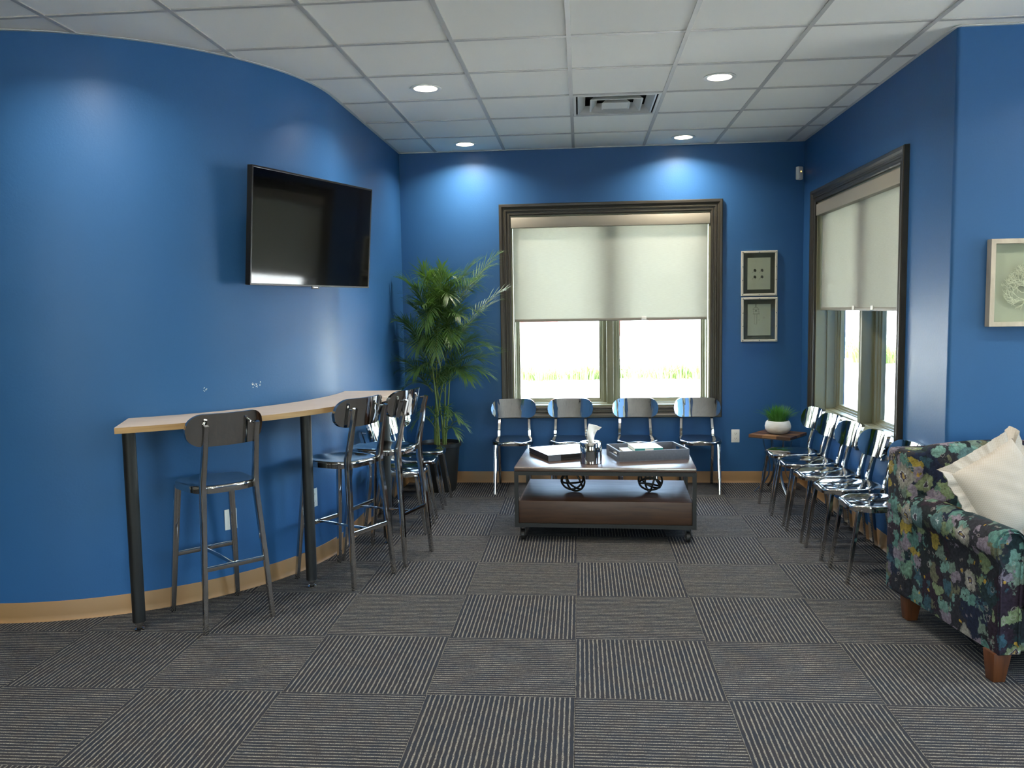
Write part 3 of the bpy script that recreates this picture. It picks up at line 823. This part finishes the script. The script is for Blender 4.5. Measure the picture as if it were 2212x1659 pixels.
for sx in (-1, 1):
    for sy in (-1, 1):
        x, y = sx * (cw - .05), sy * (cdp - .055)
        mb = MB(); mb.box(x - .022, x + .022, y - .022, y + .022, .094, .1); mb.box(x - .019, x - .015, y - .016, y + .022, .034, .096); mb.box(x + .015, x + .019, y - .016, y + .022, .034, .096)
        cs = mb.build('caster', M_BLACKM, cf)
        Mx = Matrix.Translation((x, y + .008, .036)) @ Matrix.Rotation(pi / 2, 4, 'Y')
        mb = MB(); mb.cyl((0, 0), .036, -.012, .012, 28, M=Mx); mb.cyl((0, 0), .010, -.021, .021, 12, M=Mx); mb.build('wheel', M_BLACKM, cs, smooth=True)
# knot ornaments on the shelf
def knot(x, y, seed, label):
    rn = random.Random(seed); e = empty('knot_ornament', (x, y, .280 + .0), label=label, cat='ornament', group='metal knot ornaments on the shelf')
    R_ = .084; lo = 9
    loops = []
    for k in range(4):
        ax = Vector((rn.uniform(-1, 1), rn.uniform(-1, 1), rn.uniform(-.7, .7))).normalized(); u = ax.orthogonal().normalized(); v_ = ax.cross(u)
        off = ax * rn.uniform(-.028, .028); r_ = sqrt(R_ ** 2 - off.length ** 2) * rn.uniform(.94, 1.0)
        pts = [off + u * (r_ * cos(2 * pi * i / 40)) + v_ * (r_ * sin(2 * pi * i / 40)) + ax * .010 * sin(4 * pi * i / 40) for i in range(40)]
        loops.append(pts); lo = min(lo, min(p.z for p in pts)) if k else min(p.z for p in pts)
    for pts in loops:
        mb = MB(); mb.sweep([p + Vector((0, 0, -lo + .0075)) for p in pts], .0145, n=8, closed=True); mb.build('loop', M_IRON, e, smooth=True)
knot(-.062, 5.86, 4, 'dark iron knot ball on the lower shelf, left one under the tissue can')
knot(.478, 5.87, 9, 'dark iron knot ball on the lower shelf, right one under the grey tray')

# things on the table (top z = .512)
ZTB = .512
# checkered game box
bx = empty('game_box', (-.233, 5.79, ZTB), radians(23.5), 'low square wooden box with black and white inlaid top, left on the coffee table', 'box')
L_ = .385
mb = MB()
mb.box(0, L_, 0, L_, 0, .012); mb.box(0, L_, 0, L_, .013, .043); mb.build('body', M_BOARDA, bx, bevel=.001, seg=1)
mb = MB(); mb.box(.001, .095, -.0008, .001, .001, .042); mb.build('inlay', M_TRAY, bx)
mb = MB(); mb.box(.0, L_, 0, L_, .0432, .0445); mb.build('top_panel', M_BOARDW, bx)
rn = random.Random(5)
for i in range(4):
    for j in range(4):
        cx_, cy_ = (i + .5) * L_ / 4, (j + .5) * L_ / 4; s_ = L_ / 4 * .42
        fl_ = (i + j) % 2
        tri = [(-s_, -s_ * .3, 0), (s_, -s_ * .3, 0), (s_ if fl_ else -s_, s_ * .3, 0)]
        vs = [(cx_ + x, cy_ + y, .0446) for x, y, _ in tri] + [(cx_ + x, cy_ + y, .0452) for x, y, _ in tri]
        MB().add(vs, [(0, 2, 1), (3, 4, 5), (0, 1, 4, 3), (1, 2, 5, 4), (2, 0, 3, 5)]).build('inlay', M_BOARDA, bx)
# tissue canister
cn = empty('tissue_canister', (.063, 5.745, ZTB), label='round chrome tissue canister with a white tissue pulled up, centre of the coffee table', cat='tissue holder')
mb = MB(); mb.lathe([(.0001, 0), (.068, 0), (.075, .004), (.0755, .07), (.0755, .140), (.072, .147), (.060, .149), (.040, .146), (.034, .143), (.034, .12)], 56); mb.build('canister', M_CHROMEB, cn, smooth=True)
mb = MB(); rings = []
for k in range(13):
    q = k / 12; z = .135 + q * .125; ww = .019 + .024 * q ** 1.6; xo = .006 + .026 * q ** 2 - .012 * sin(q * 3); th = .010 - .004 * q
    rings.append([(xo + ww * cos(a) * (1 + .12 * sin(3 * a + q * 3)), th * sin(a) + .007 * sin(2 * a * 1 + q * 5) + .010 * cos(a) * q, z + (.014 * cos(a) * -q if q > .8 else 0)) for a in [2 * pi * i / 20 for i in range(20)]])
mb.loft(rings); mb.build('tissue', M_TISSUE, cn, smooth=True)
mb = MB(); vs = []
for k in range(7):
    a = radians(-62 + k * 5)
    for z in (.045, .112): vs.append((.0758 * cos(a), .0758 * sin(a), z))
mb.add(vs, [(2 * k, 2 * k + 2, 2 * k + 3, 2 * k + 1) for k in range(6)])
# grey tray with handles
tr = empty('serving_tray', (.258, 5.772, ZTB), radians(13), 'rectangular grey leather serving tray with cut-out handles, right on the coffee table', 'tray')
TL, TD, TTH, TT = .505, .345, .072, .012
mb = MB(); mb.box(0, TL, 0, TD, 0, .006); mb.build('base', M_TRAY, tr)
for y0_ in (0, TD - TT):
    mb = MB(); mb.box(0, TL, y0_, y0_ + TT, .0, TTH); mb.build('side_wall', M_TRAY, tr, bevel=.002)
for x0_ in (0, TL - TT):
    mb = MB(); mb.box(x0_, x0_ + TT, TT, TD - TT, 0, .026); mb.box(x0_, x0_ + TT, TT, TD - TT, .056, TTH)
    mb.box(x0_, x0_ + TT, TT, .065, .026, .056); mb.box(x0_, x0_ + TT, TD - .065, TD - TT, .026, .056); mb.build('end_wall', M_TRAY, tr)
def tray_pt(x, y, z): 
    p = Matrix.Rotation(radians(13), 4, 'Z') @ Vector((x, y, 0)); return (.258 + p.x, 5.772 + p.y, ZTB + z)
def book(x, y, z, w, d, h, deg, cover, label, spine=None):
    e = empty('book', tray_pt(x, y, z), radians(13 + deg), label, 'book', 'books and brochures in the grey tray')
    mb = MB(); mb.box(.003, w - .003, .003, d - .003, .0015, h - .0015); mb.build('pages', M_PAPER, e)
    mb = MB(); mb.box(0, w, 0, d, 0, .0015); mb.box(0, w, 0, d, h - .0015, h); mb.box(0, w, 0, .0015, 0, h); mb.build('cover', cover, e)
    if spine:
        mb = MB(); mb.box(w * .36, w * .66, -.0006, 0, .003, h - .003); mb.build('spine_label', M_PAPER, e)
M_COVW = mat('white_cover', (.72, .72, .68), .45); M_COVG = mat('stone_cover', (.45, .43, .36), .5)
book(.035, .025, .007, .330, .240, .020, 2, M_COVG, 'stone coloured brochure lying flat at the bottom of the tray stack')
book(.055, .040, .0275, .270, .220, .028, -4, M_COVW, 'white paperback in the middle of the stack in the tray')
book(.125, .045, .056, .200, .225, .025, -3, M_TEAL, 'teal hardback with a white spine label on top of the tray stack', True)
for p in bpy.data.objects: pass
tb = [o for o in bpy.data.objects if o.name.startswith('book') and 'teal' in o.get('label', '')][0]
mb = MB(); mb.box(.0, .200, .0, .225, .0251, .0256); mb.build('white_front', M_COVW, tb)

# ------------------------------------------------------------------ side table and grass pot
st = empty('side_table', (1.655, 7.215, 0), radians(-35), 'small square side table of mixed wood strips on bent steel legs, in the right corner', 'side table')
hs_ = .18
woods = [m_wood('strip_a', (.18, .09, .04), (.10, .045, .02), .4), m_wood('strip_b', (.38, .25, .13), (.26, .15, .07), .4), m_wood('strip_c', (.07, .035, .018), (.04, .02, .012), .4), m_wood('strip_d', (.28, .15, .065), (.18, .09, .04), .4)]
for i in range(5):
    for j in range(3):
        x0_ = -hs_ + j * 2 * hs_ / 3; y0_ = -hs_ + i * 2 * hs_ / 5
        MB().box(x0_ + .0004, x0_ + 2 * hs_ / 3 - .0004, y0_ + .0004, y0_ + 2 * hs_ / 5 - .0004, .470, .492 + .0004 * ((i + j) % 2)).build('wood_strip', woods[(i * 2 + j * 3 + (i * j) % 3) % 4], st)
mb = MB(); mb.box(-hs_, hs_, -hs_, hs_, .462, .4695); mb.build('metal_tray', M_STEEL, st)
for k in range(4):
    a = radians(45 + 90 * k); c_, s_ = cos(a), sin(a)
    prof = [(.13, .462), (.120, .40), (.085, .30), (.065, .22), (.075, .14), (.125, .06), (.20, .0)]
    mb = MB(); mb.sweep([(r * c_, r * s_, z) for r, z in prof], .022, .006, side=(-s_, c_, 0)); mb.build('leg', M_STEEL, st, smooth=True)
gp = empty('potted_grass', (1.655, 7.215, .4925), label='tufty green grass in a squat white bowl on the side table', cat='potted plant')
mb = MB(); mb.lathe([(.0001, 0), (.062, 0), (.085, .010), (.104, .038), (.107, .062), (.100, .092), (.090, .108), (.082, .108), (.090, .09), (.0001, .088)], 48); mb.build('bowl', M_BOWL, gp, smooth=True)
mb = MB(); rn = random.Random(21)
for k in range(420):
    a = rn.uniform(0, 2 * pi); r = .070 * sqrt(rn.random()); ln = rn.uniform(.10, .185); out_ = (r / .07) * rn.uniform(.3, 1.15); b = a + rn.uniform(-.3, .3)
    vs = []; ux, uy = -sin(b), cos(b)
    for q, wk in ((0, .8), (.35, 1), (.7, .75), (1, .05)):
        ox = out_ * ln * .75 * q ** 1.6; oz = ln * (q - .38 * out_ * q * q)
        x, y, z = r * cos(a) + cos(b) * ox, r * sin(a) + sin(b) * ox, .088 + oz
        vs += [(x - ux * .0028 * wk, y - uy * .0028 * wk, z), (x + ux * .0028 * wk, y + uy * .0028 * wk, z + .001)]
    mb.add(vs, [(0, 1, 3, 2), (2, 3, 5, 4), (4, 5, 7, 6)])
tag(mb.build('grass_tuft', M_GRASS, gp), kind='stuff')

# ------------------------------------------------------------------ palm
pm = empty('potted_palm', (-1.235, 7.225, 0), label='tall bushy palm in a dark pot in the back left corner', cat='potted plant')
mb = MB(); mb.lathe([(.0001, 0), (.125, 0), (.135, .02), (.170, .39), (.185, .395), (.187, .425), (.172, .427), (.165, .40), (.0001, .395)], 40); mb.build('pot', M_POT, pm, smooth=True)
MB().lathe([(.0001, .398), (.08, .402), (.164, .396)], 24).build('soil', M_SOIL, pm, smooth=True)
rn = random.Random(42)
def palm_xyz(px, py, y):   # photo measurements turned into metres relative to the pot
    return Vector((-1.138 + (px - 960) / 255.8 * (1) - (-1.235), y - 7.225, 2.061 - (py - 545) / 255.0))
def bez(a, b, c, n): return [a * (1 - t_) ** 2 + b * 2 * t_ * (1 - t_) + c * t_ * t_ for t_ in [i / n for i in range(n + 1)]]
canes = []
for k, (bx_, by_, tx, ty, h_) in enumerate(((-.02, .0, 935, 7.20, 690), (.03, .02, 955, 7.24, 720), (.0, -.04, 915, 7.12, 700), (.05, -.02, 968, 7.15, 760), (-.05, .03, 940, 7.3, 780), (.02, .05, 925, 7.28, 820), (-.03, -.02, 950, 7.08, 830))):
    top_ = palm_xyz(tx, h_, ty); a = Vector((bx_, by_, .395)); mid = Vector((bx_ * 1.2 + top_.x * .2, by_, (top_.z + .4) * .5))
    pts = bez(a, mid, top_, 12); canes.append(pts)
    mb = MB(); mb.sweep(pts, [.017 - .008 * i / 12 for i in range(13)], n=8); mb.build('cane', M_CANE, pm, smooth=True)
def frond(base, tip, sag, ll, npair=22):
    """arching rachis with pairs of drooping leaflets"""
    base = Vector(base); tip = Vector(tip); d = tip - base; L = d.length
    ctrl = base + d * .5 + Vector((0, 0, sag * L))
    pts = bez(base, ctrl, tip, npair); mb = MB()
    mb.sweep(pts, [.006 - .0045 * i / npair for i in range(npair + 1)], n=5)
    for i in range(3, npair + 1):
        q = i / npair; tg = (pts[min(i + 1, npair)] - pts[i - 1]).normalized()
        side = tg.cross(Vector((0, 0, 1)));  side = side.normalized() if side.length > .05 else Vector((1, 0, 0)); up = side.cross(tg)
        l_ = ll * (.55 + .75 * sin(pi * min(1, q * .85 + .08))) * rn.uniform(.85, 1.12)
        for s_ in (-1, 1):
            dirn = (side * s_ * (.85 - .45 * q) + tg * (.55 + .7 * q) + up * .22).normalized()
            droop = Vector((0, 0, -1)) * rn.uniform(.10, .65); wv_ = up.cross(dirn).normalized(); vs = []
            for k_, wk in ((0, .35), (.25, 1), (.6, .85), (1, .05)):
                p = pts[i] + dirn * l_ * k_ + droop * l_ * k_ * k_ * .75
                w_ = .0050 * wk
                p.x = max(p.x, -.350); p.y = min(p.y, .312)
                vs += [tuple(p - wv_ * w_), tuple(p + wv_ * w_ + up * .0008)]
            mb.add(vs, [(0, 1, 3, 2), (2, 3, 5, 4), (4, 5, 7, 6)], 1)
    mb.build('frond', [M_CANE, M_PALM], pm)
FR = [  # tip px, tip y, base px, base y(depth), cane height px, sag
    (1080, 552, 6.95, 960, 690, .10), (1092, 628, 6.9, 965, 735, .12), (1062, 575, 7.1, 955, 680, .18), (1020, 565, 7.3, 950, 690, .25),
    (1045, 600, 6.85, 955, 690, .2), (1075, 650, 7.05, 960, 745, .15), (1058, 745, 6.85, 955, 790, .2), (1035, 775, 7.0, 950, 800, .3), (866, 600, 7.1, 930, 700, .3), (852, 690, 7.0, 925, 770, .3), (850, 800, 7.1, 925, 840, .3), (958, 575, 7.0, 940, 720, .15), (912, 575, 7.1, 935, 700, .22), (900, 618, 6.95, 935, 730, .25), (930, 590, 7.35, 945, 700, .2),
    (888, 660, 7.1, 930, 740, .25), (880, 690, 6.9, 925, 800, .25), (848, 735, 7.1, 925, 790, .30), (858, 775, 6.95, 925, 830, .28),
    (866, 712, 7.25, 930, 780, .3), (1068, 762, 7.0, 955, 800, .10), (1045, 800, 6.9, 950, 800, .25), (1010, 810, 6.85, 950, 790, .30), (1020, 770, 7.2, 955, 790, .22),
    (868, 835, 7.05, 930, 830, .40), (900, 800, 6.85, 935, 780, .35), (985, 730, 6.8, 950, 700, .35), (1000, 680, 6.85, 955, 700, .3), (925, 700, 6.85, 940, 650, .4),
    (975, 640, 6.9, 948, 650, .45), (1005, 620, 7.2, 950, 690, .4), (950, 760, 6.8, 945, 700, .5), (905, 750, 6.85, 940, 700, .4), (960, 690, 7.3, 950, 620, .5), (890, 740, 7.3, 930, 740, .3),
    (1010, 745, 7.3, 950, 720, .35), (870, 800, 7.3, 930, 800, .3)]
for k in range(26):
    tx = rn.uniform(885, 1035); ty = rn.uniform(590, 820); FR.append((tx, ty, rn.uniform(6.85, 7.4), 940 + rn.uniform(-15, 18), min(850, ty + rn.uniform(10, 90)), rn.uniform(.2, .5)))
for tx, ty, yy, bx_, by_, sg in FR:
    b_ = palm_xyz(bx_ - 3, min(by_ + 22, 850), 7.2); tp = palm_xyz(tx, ty, yy)
    tp.x = max(tp.x, -.30); tp.y = min(tp.y, .25); frond(b_, b_ + (tp - b_) * .98, sg + .05, .185, 22)
for tx, ty, yy, bx_, by_ in ((990, 905, 6.95, 950, 940), (890, 915, 6.95, 935, 945), (985, 940, 7.0, 948, 950), (905, 890, 6.95, 940, 935), (970, 890, 6.9, 945, 930), (1000, 925, 7.1, 950, 945)):
    frond(palm_xyz(bx_, by_, 7.15), palm_xyz(tx, ty, yy), .8, .085, 14)

# ------------------------------------------------------------------ sofa
SW = 1.34
so = empty('loveseat', (1.687, 3.50, 0), radians(8.7), 'floral upholstered loveseat in dark teal, plum and mustard against the right blue wall', 'sofa')
def soft(name, x0, x1, y0, y1, z0, z1, bev, M=None, parent=so, crown=0.0, m=None):
    me = bpy.data.meshes.new(name); bm = bmesh.new(); bmesh.ops.create_cube(bm, size=1)
    for v_ in bm.verts: v_.co = Vector((x0 + (v_.co.x + .5) * (x1 - x0), y0 + (v_.co.y + .5) * (y1 - y0), z0 + (v_.co.z + .5) * (z1 - z0)))
    bmesh.ops.bevel(bm, geom=bm.edges[:], offset=bev, segments=5, profile=.5, affect='EDGES')
    if crown:
        bmesh.ops.subdivide_edges(bm, edges=[e_ for e_ in bm.edges if e_.calc_length() > .12], cuts=6, use_grid_fill=True)
        c = Vector(((x0 + x1) / 2, (y0 + y1) / 2, (z0 + z1) / 2)); hx, hy, hz = (x1 - x0) / 2, (y1 - y0) / 2, (z1 - z0) / 2
        for v_ in bm.verts:
            a_ = [(v_.co.x - c.x) / hx, (v_.co.y - c.y) / hy, (v_.co.z - c.z) / hz]
            for ax in range(3):
                o_ = [1 - min(1, abs(a_[(ax + 1) % 3])) ** 2, 1 - min(1, abs(a_[(ax + 2) % 3])) ** 2]
                v_.co[ax] += crown * a_[ax] * o_[0] * o_[1] if abs(a_[ax]) > .5 else 0
    if M is not None: bmesh.ops.transform(bm, matrix=M, verts=bm.verts)
    bmesh.ops.recalc_face_normals(bm, faces=bm.faces)
    bm.to_mesh(me); bm.free(); me.materials.append(m or M_FLORAL); me.polygons.foreach_set('use_smooth', [True] * len(me.polygons))
    return link(bpy.data.objects.new(name, me), parent)
soft('base', .02, SW - .02, .012, .86, .122, .30, .018)
def arm(x0):
    o = MB(); mir = 1 if x0 == 0 else -1; X = (lambda x: x) if mir == 1 else (lambda x: SW - x)
    # section: side panel rising into a roll
    sec = [(.012, .122), (.006, .20), (.002, .36), (.004, .500), (-.010, .520), (-.022, .548), (-.022, .585), (-.008, .618), (.018, .640), (.050, .648), (.085, .642), (.112, .620), (.125, .585), (.120, .545), (.112, .50), (.112, .30), (.112, .122)]
    rings = []
    for y, s_, dz in ((.004, .86, -.004), (.0, .97, -.001), (.012, 1.0, 0), (.2, 1.0, .0), (.45, 1, .001), (.70, 1, 0), (.83, 1, 0), (.845, .95, 0)):
        rings.append([(X(.056 + (x - .056) * s_), y, z + dz + (0 if z > .2 else 0)) for x, z in sec])
    o.loft(rings); a_ = o.build('arm', M_FLORAL, so, smooth=True, angle=60)
    p = [(X(x), -.002, z) for x, z in [(.018, .125), (.014, .36), (.014, .49), (.002, .525), (-.006, .555), (-.002, .60), (.022, .628), (.052, .636), (.085, .628), (.106, .604), (.110, .57), (.102, .53), (.098, .45), (.098, .125)]]
    q = MB(); q.sweep(p, .008, n=6, side=(0, 1, 0)); q.build('piping', M_FLORAL, a_, smooth=True)
arm(0); arm(1)
soft('back', -.012, SW + .012, .66, .87, .122, .852, .022, Matrix.Translation((0, 0, 0)))
sc = soft('seat_cushion', .122, SW - .122, -.018, .60, .300, .465, .035, crown=.012)
Mb = Matrix.Translation((0, .50, .44)) @ Matrix.Rotation(radians(-14), 4, 'X')
for k in range(2):
    xa = .075 if k == 0 else SW / 2 + .003; xb = SW / 2 - .003 if k == 0 else SW - .075
    c_ = soft('back_cushion', xa, xb, 0, .155, .0, .475, .045, Mb, crown=.02)
    q = MB(); yy_ = .012; zz = .460
    path = [(xa + .012, yy_, .03), (xa + .012, yy_, zz - .03), (xa + .04, yy_, zz), (xb - .04, yy_, zz), (xb - .012, yy_, zz - .03), (xb - .012, yy_, .03)]
    q.sweep([Mb @ Vector(p_) for p_ in path], .008, n=6, side=(0, 1, 0)); q.build('piping', M_FLORAL, c_, smooth=True)
for (lx, ly) in ((.0, .004), (SW - .078, .004), (.02, .70), (SW - .098, .70)):
    mb = MB(); a, b = .078, .052; ox = .004 if lx < .5 else .022
    mb.loft([[(lx + ox, ly + .006, 0), (lx + ox + b, ly + .006, 0), (lx + ox + b, ly + .006 + b, 0), (lx + ox, ly + .006 + b, 0)], [(lx, ly, .124), (lx + a, ly, .124), (lx + a, ly + a, .124), (lx, ly + a, .124)]])
    mb.build('leg', M_SOFALEG, so, bevel=.003)

# pillow
pl = empty('throw_pillow', (1.885, 3.885, .722)); tag(pl, 'cream throw pillow with a woven lattice and flanged edge, propped on the floral loveseat', 'pillow')
pl.rotation_euler = (Matrix.Rotation(radians(12), 3, 'Z') @ Matrix.Rotation(radians(72), 3, 'X') @ Matrix.Rotation(radians(25), 3, 'Z')).to_euler()
def pillow():
    mb = MB(); N = 34; s_ = .185
    def hgt(u, v): 
        return .062 * (max(0, 1 - abs(u) ** 2.6) * max(0, 1 - abs(v) ** 2.6)) ** .55
    top = []; bot = []
    for i in range(N + 1):
        for j in range(N + 1):
            u, v_ = -1 + 2 * i / N, -1 + 2 * j / N
            pin = 1 - .045 * (1 - u * u) * abs(v_) ** 3 ; pin2 = 1 - .045 * (1 - v_ * v_) * abs(u) ** 3
            z = hgt(u, v_) + .0012 * sin(9 * u + 3 * v_) + .004 * sin(14 * (u + v_)) * (1 - max(abs(u), abs(v_)) ** 2) * .3
            top.append((u * s_ * pin2, v_ * s_ * pin, z)); bot.append((u * s_ * pin2, v_ * s_ * pin, -z))
    k = N + 1; fs = []
    for i in range(N):
        for j in range(N):
            a = i * k + j; fs.append((a, a + k, a + k + 1, a + 1)); o_ = k * k; fs.append((o_ + a, o_ + a + 1, o_ + a + k + 1, o_ + a + k))
    mb.add(top + bot, fs); return mb
pillow().build('cushion', M_PILLOW, pl, smooth=True, angle=180)
mb = MB(); N = 120; inn_, out_, inb, outb = [], [], [], []
for k in range(N):
    a = 4 * k / N; sd_ = int(a); q = a - sd_; c = [(-1, -1), (1, -1), (1, 1), (-1, 1)]
    x = c[sd_][0] * (1 - q) + c[(sd_ + 1) % 4][0] * q; y = c[sd_][1] * (1 - q) + c[(sd_ + 1) % 4][1] * q
    corner = abs(2 * q - 1) ** 4; wav = .012 * sin(k * .9) * (.4 + corner) + .006 * sin(k * 2.3) + .018 * corner * sin(sd_ * 2.1 + 1)
    pinch = .17 + .01 * abs(2 * q - 1) ** 2; fo = .216 + .010 * corner
    inn_.append((x * pinch, y * pinch, .006)); inb.append((x * pinch, y * pinch, -.006))
    out_.append((x * fo, y * fo, wav + .0025)); outb.append((x * fo, y * fo, wav - .0025))
mb.loft([inn_, out_, outb, inb], closed=True); mb.build('flange', M_PILLOW, pl, smooth=True, angle=60)

# ------------------------------------------------------------------ wall pictures
def riveted_frame(x0, x1, z0, z1, label):
    w, h = x1 - x0, z1 - z0
    e = empty('picture_frame', (x0, YB, z0), label=label, cat='picture', group='two small framed prints on the back wall')
    mb = MB(); rect_loft(mb, .020, w - .020, .020, h - .020, [(0, -.001), (0, -.020), (.004, -.026), (.016, -.026), (.020, -.022), (.020, -.001)]); fr = mb.build('frame', M_FRAMEW, e)
    mb = MB()
    for fx in (.012, w / 2, w - .012):
        for fz in (.012, h * .35, h * .65, h - .012):
            if fx == w / 2 and .02 < fz < h - .02: continue
            Mx = Matrix.Translation((fx, -.026, fz)) @ Matrix.Rotation(pi / 2, 4, 'X')
            MB().lathe([(.0001, .003), (.003, .002), (.0045, 0)], 10, M=Mx).build('rivet', M_STEEL, fr, smooth=True)
    MB().box(.018, w - .018, -.010, -.003, .018, h - .018).build('mat_board', M_MAT, e)
    MB().box(.055, w - .058, -.0125, -.010, .055, h - .060).build('print', M_PAPER_D, e)
    MB().box(.019, w - .019, -.017, -.0155, .019, h - .019).build('glass', M_PGLASS, e)
    return e, w, h
M_PAPER_D = mat('print_paper', (.42, .42, .36), .8)
def m_pglass():
    m = M_GLASS.copy(); m.name = 'picture_glass'; return m
M_PGLASS = m_pglass()
def ink(e, name, shapes, m):
    mb = MB()
    for s_ in shapes:
        if s_[0] == 'l':
            _, xa, za, xb, zb, t_ = s_; dx, dz = xb - xa, zb - za; L = sqrt(dx * dx + dz * dz) or 1e-6; nx_, nz_ = -dz / L * t_ / 2, dx / L * t_ / 2
            p = [(xa - nx_, za - nz_), (xb - nx_, zb - nz_), (xb + nx_, zb + nz_), (xa + nx_, za + nz_)]
        else:
            _, cx_, cz_, rx_, rz_ = s_; p = [(cx_ + rx_ * cos(2 * pi * k / 16), cz_ + rz_ * sin(2 * pi * k / 16)) for k in range(16)]
        n_ = len(p); vs = [(x, -.0125, z) for x, z in p] + [(x, -.0131, z) for x, z in p]
        mb.add(vs, [tuple(range(n_)), tuple(range(2 * n_ - 1, n_ - 1, -1))] + [(k, (k + 1) % n_, n_ + (k + 1) % n_, n_ + k) for k in range(n_)])
    mb.build(name, m, e)
e1, w_, h_ = riveted_frame(1.400, 1.708, 1.655, 2.045, 'upper of two small framed prints, four dark seed shapes on pale paper')
for ix, iz in ((.117, .222), (.178, .222), (.117, .165), (.178, .165)):
    ink(e1, 'drawn_seed', [('o', ix, iz, .011, .012), ('o', ix + .004, iz - .003, .009, .012), ('l', ix - .008, iz - .006, ix - .024, iz - .024, .0018)], M_INK)
ink(e1, 'caption_lines', [('l', .09, .300, .21, .303, .001), ('l', .12, .293, .19, .295, .001)] + [('l', x, z, x + .045, z, .001) for x in (.085, .165) for z in (.105, .099, .093, .087)] + [('l', x, z, x + .02, z, .0008) for x in (.11, .17) for z in (.25, .193)], M_INKL)
e2, w_, h_ = riveted_frame(1.404, 1.714, 1.255, 1.643, 'lower of two small framed prints, line drawing of a lantern tower')
ink(e2, 'drawing', [('l', .125, .335, .125, .305, .007), ('l', .112, .300, .140, .300, .002), ('l', .100, .285, .125, .305, .002), ('l', .150, .285, .125, .305, .002),
    ('l', .098, .283, .156, .283, .0025), ('l', .106, .282, .106, .245, .0016), ('l', .146, .282, .146, .245, .0016), ('l', .100, .262, .152, .262, .0016), ('l', .100, .243, .158, .243, .004), ('l', .112, .24, .112, .155, .0012), ('l', .118, .24, .118, .155, .001),
    ('l', .134, .24, .134, .155, .003), ('l', .112, .155, .134, .152, .0015), ('o', .126, .270, .006, .007), ('l', .152, .245, .160, .270, .0016)], M_INK)
ink(e2, 'faint_drawing', [('o', .195, .21, .012, .010), ('l', .185, .20, .185, .16, .0015), ('l', .20, .20, .20, .17, .0015), ('o', .152, .19, .008, .006), ('l', .17, .23, .22, .235, .0012), ('l', .095, .32, .11, .318, .001)], M_INKL)

# coral shadow box on the right front-facing wall
PX0, PX1, PZ0, PZ1, PD = 2.106, 2.62, 1.442, 1.892, .050
sb = empty('shadow_box', (PX0, YF, PZ0), label='pale wooden shadow box with a white coral fan, on the blue wall above the loveseat', cat='picture')
w_, h_ = PX1 - PX0, PZ1 - PZ0
mb = MB(); rect_loft(mb, .024, w_ - .024, .024, h_ - .024, [(0, -.006), (0, -PD), (.024, -PD), (.024, -.001), (0, -.001)]); mb.build('frame', M_WOODFRAME, sb, bevel=.001, seg=1)
MB().box(.02, w_ - .02, -.008, -.004, .02, h_ - .02).build('backing', M_LINEN, sb)
MB().box(.024, w_ - .024, -PD + .007, -PD + .009, .024, h_ - .024).build('glass', M_PGLASS, sb)
rn = random.Random(8); mb = MB(); ccx, ccz, CRr = w_ / 2 + .012, .13, .17; CN = [0]
def branch(x, z, a, L, t_, lv):
    steps = 3; px_, pz_ = x, z; pts = [(x, -.022, z)]
    for k in range(steps):
        a += rn.uniform(-.22, .22); px_ += cos(a) * L / steps; pz_ += sin(a) * L / steps; pts.append((px_, -.022 + rn.uniform(-.003, .003), pz_))
    if (px_ - ccx) ** 2 / .205 ** 2 + (pz_ - .215) ** 2 / .160 ** 2 > 1.0: return
    CN[0] += 1
    if CN[0] > 2600: return
    mb.sweep(pts, t_, n=3)
    if lv < 7:
        for q in ((-1, 1) if rn.random() < .92 else (rn.choice((-1, 1)),)):
            branch(px_, pz_, a + q * rn.uniform(.22, .55), L * rn.uniform(.80, .92), max(.0013, t_ * .82), lv + 1)
for a_ in (-12, 12, 38, 64, 90, 116, 142, 168, 192): branch(ccx + .008 * cos(radians(a_)), ccz + .01, radians(a_), .042, .0052, 0)
mb.sweep([(ccx, -.022, .085), (ccx, -.022, ccz + .015)], .008, n=6)
mb.build('coral_fan', M_CORAL, sb)

# ------------------------------------------------------------------ outlets, sensor
def outlet(M, label):
    e = empty('wall_outlet'); e.matrix_world = M; tag(e, label, 'outlet')
    MB().box(-.036, .036, -.006, -.0005, -.058, .058).build('cover_plate', M_WHITEP, e, bevel=.0025)
    for zc_ in (.022, -.022):
        f = MB().box(-.0165, .0165, -.0072, -.0058, zc_ - .0145, zc_ + .0145).build('socket_face', M_WHITEP, e, bevel=.0006, seg=1)
        mb = MB(); mb.box(-.0075, -.0055, -.0076, -.0070, zc_ - .004, zc_ + .006); mb.box(.0055, .0075, -.0076, -.0070, zc_ - .004, zc_ + .006); mb.cyl((0, 0), .0022, 0, .0006, 8, M=Matrix.Translation((0, -.0070, zc_ - .009)) @ Matrix.Rotation(pi / 2, 4, 'X')); mb.build('slots', M_SLOT, f)
def wallM(a, z):
    a = radians(a); return Matrix.Translation((CX + CR * cos(a), CY + CR * sin(a), z)) @ Matrix.Rotation(a + pi / 2, 4, 'Z')
outlet(wallM(-41.35, .422), 'white outlet on the curved blue wall behind the nearest bar stool')
outlet(wallM(-17.6, .422), 'white outlet on the curved blue wall beside the middle counter leg')
outlet(Matrix.Translation((1.363, YB, .420)), 'white outlet low on the back wall between the chairs and side table')
ms = empty('motion_sensor', (1.868, YB - .004, 2.695), radians(32), 'small white motion sensor high in the back right corner', 'sensor')
mb = MB(); mb.box(-.028, .028, -.045, -.006, -.056, .056); mb.build('housing', M_WHITEP, ms, bevel=.010, seg=3)
MB().box(-.016, .016, -.047, -.044, -.040, -.008).build('sensor_window', M_TISSUE, ms, bevel=.001, seg=1)
MB().box(-.004, .004, -.0465, -.0445, .008, .016).build('indicator_light', M_AMBER, ms)
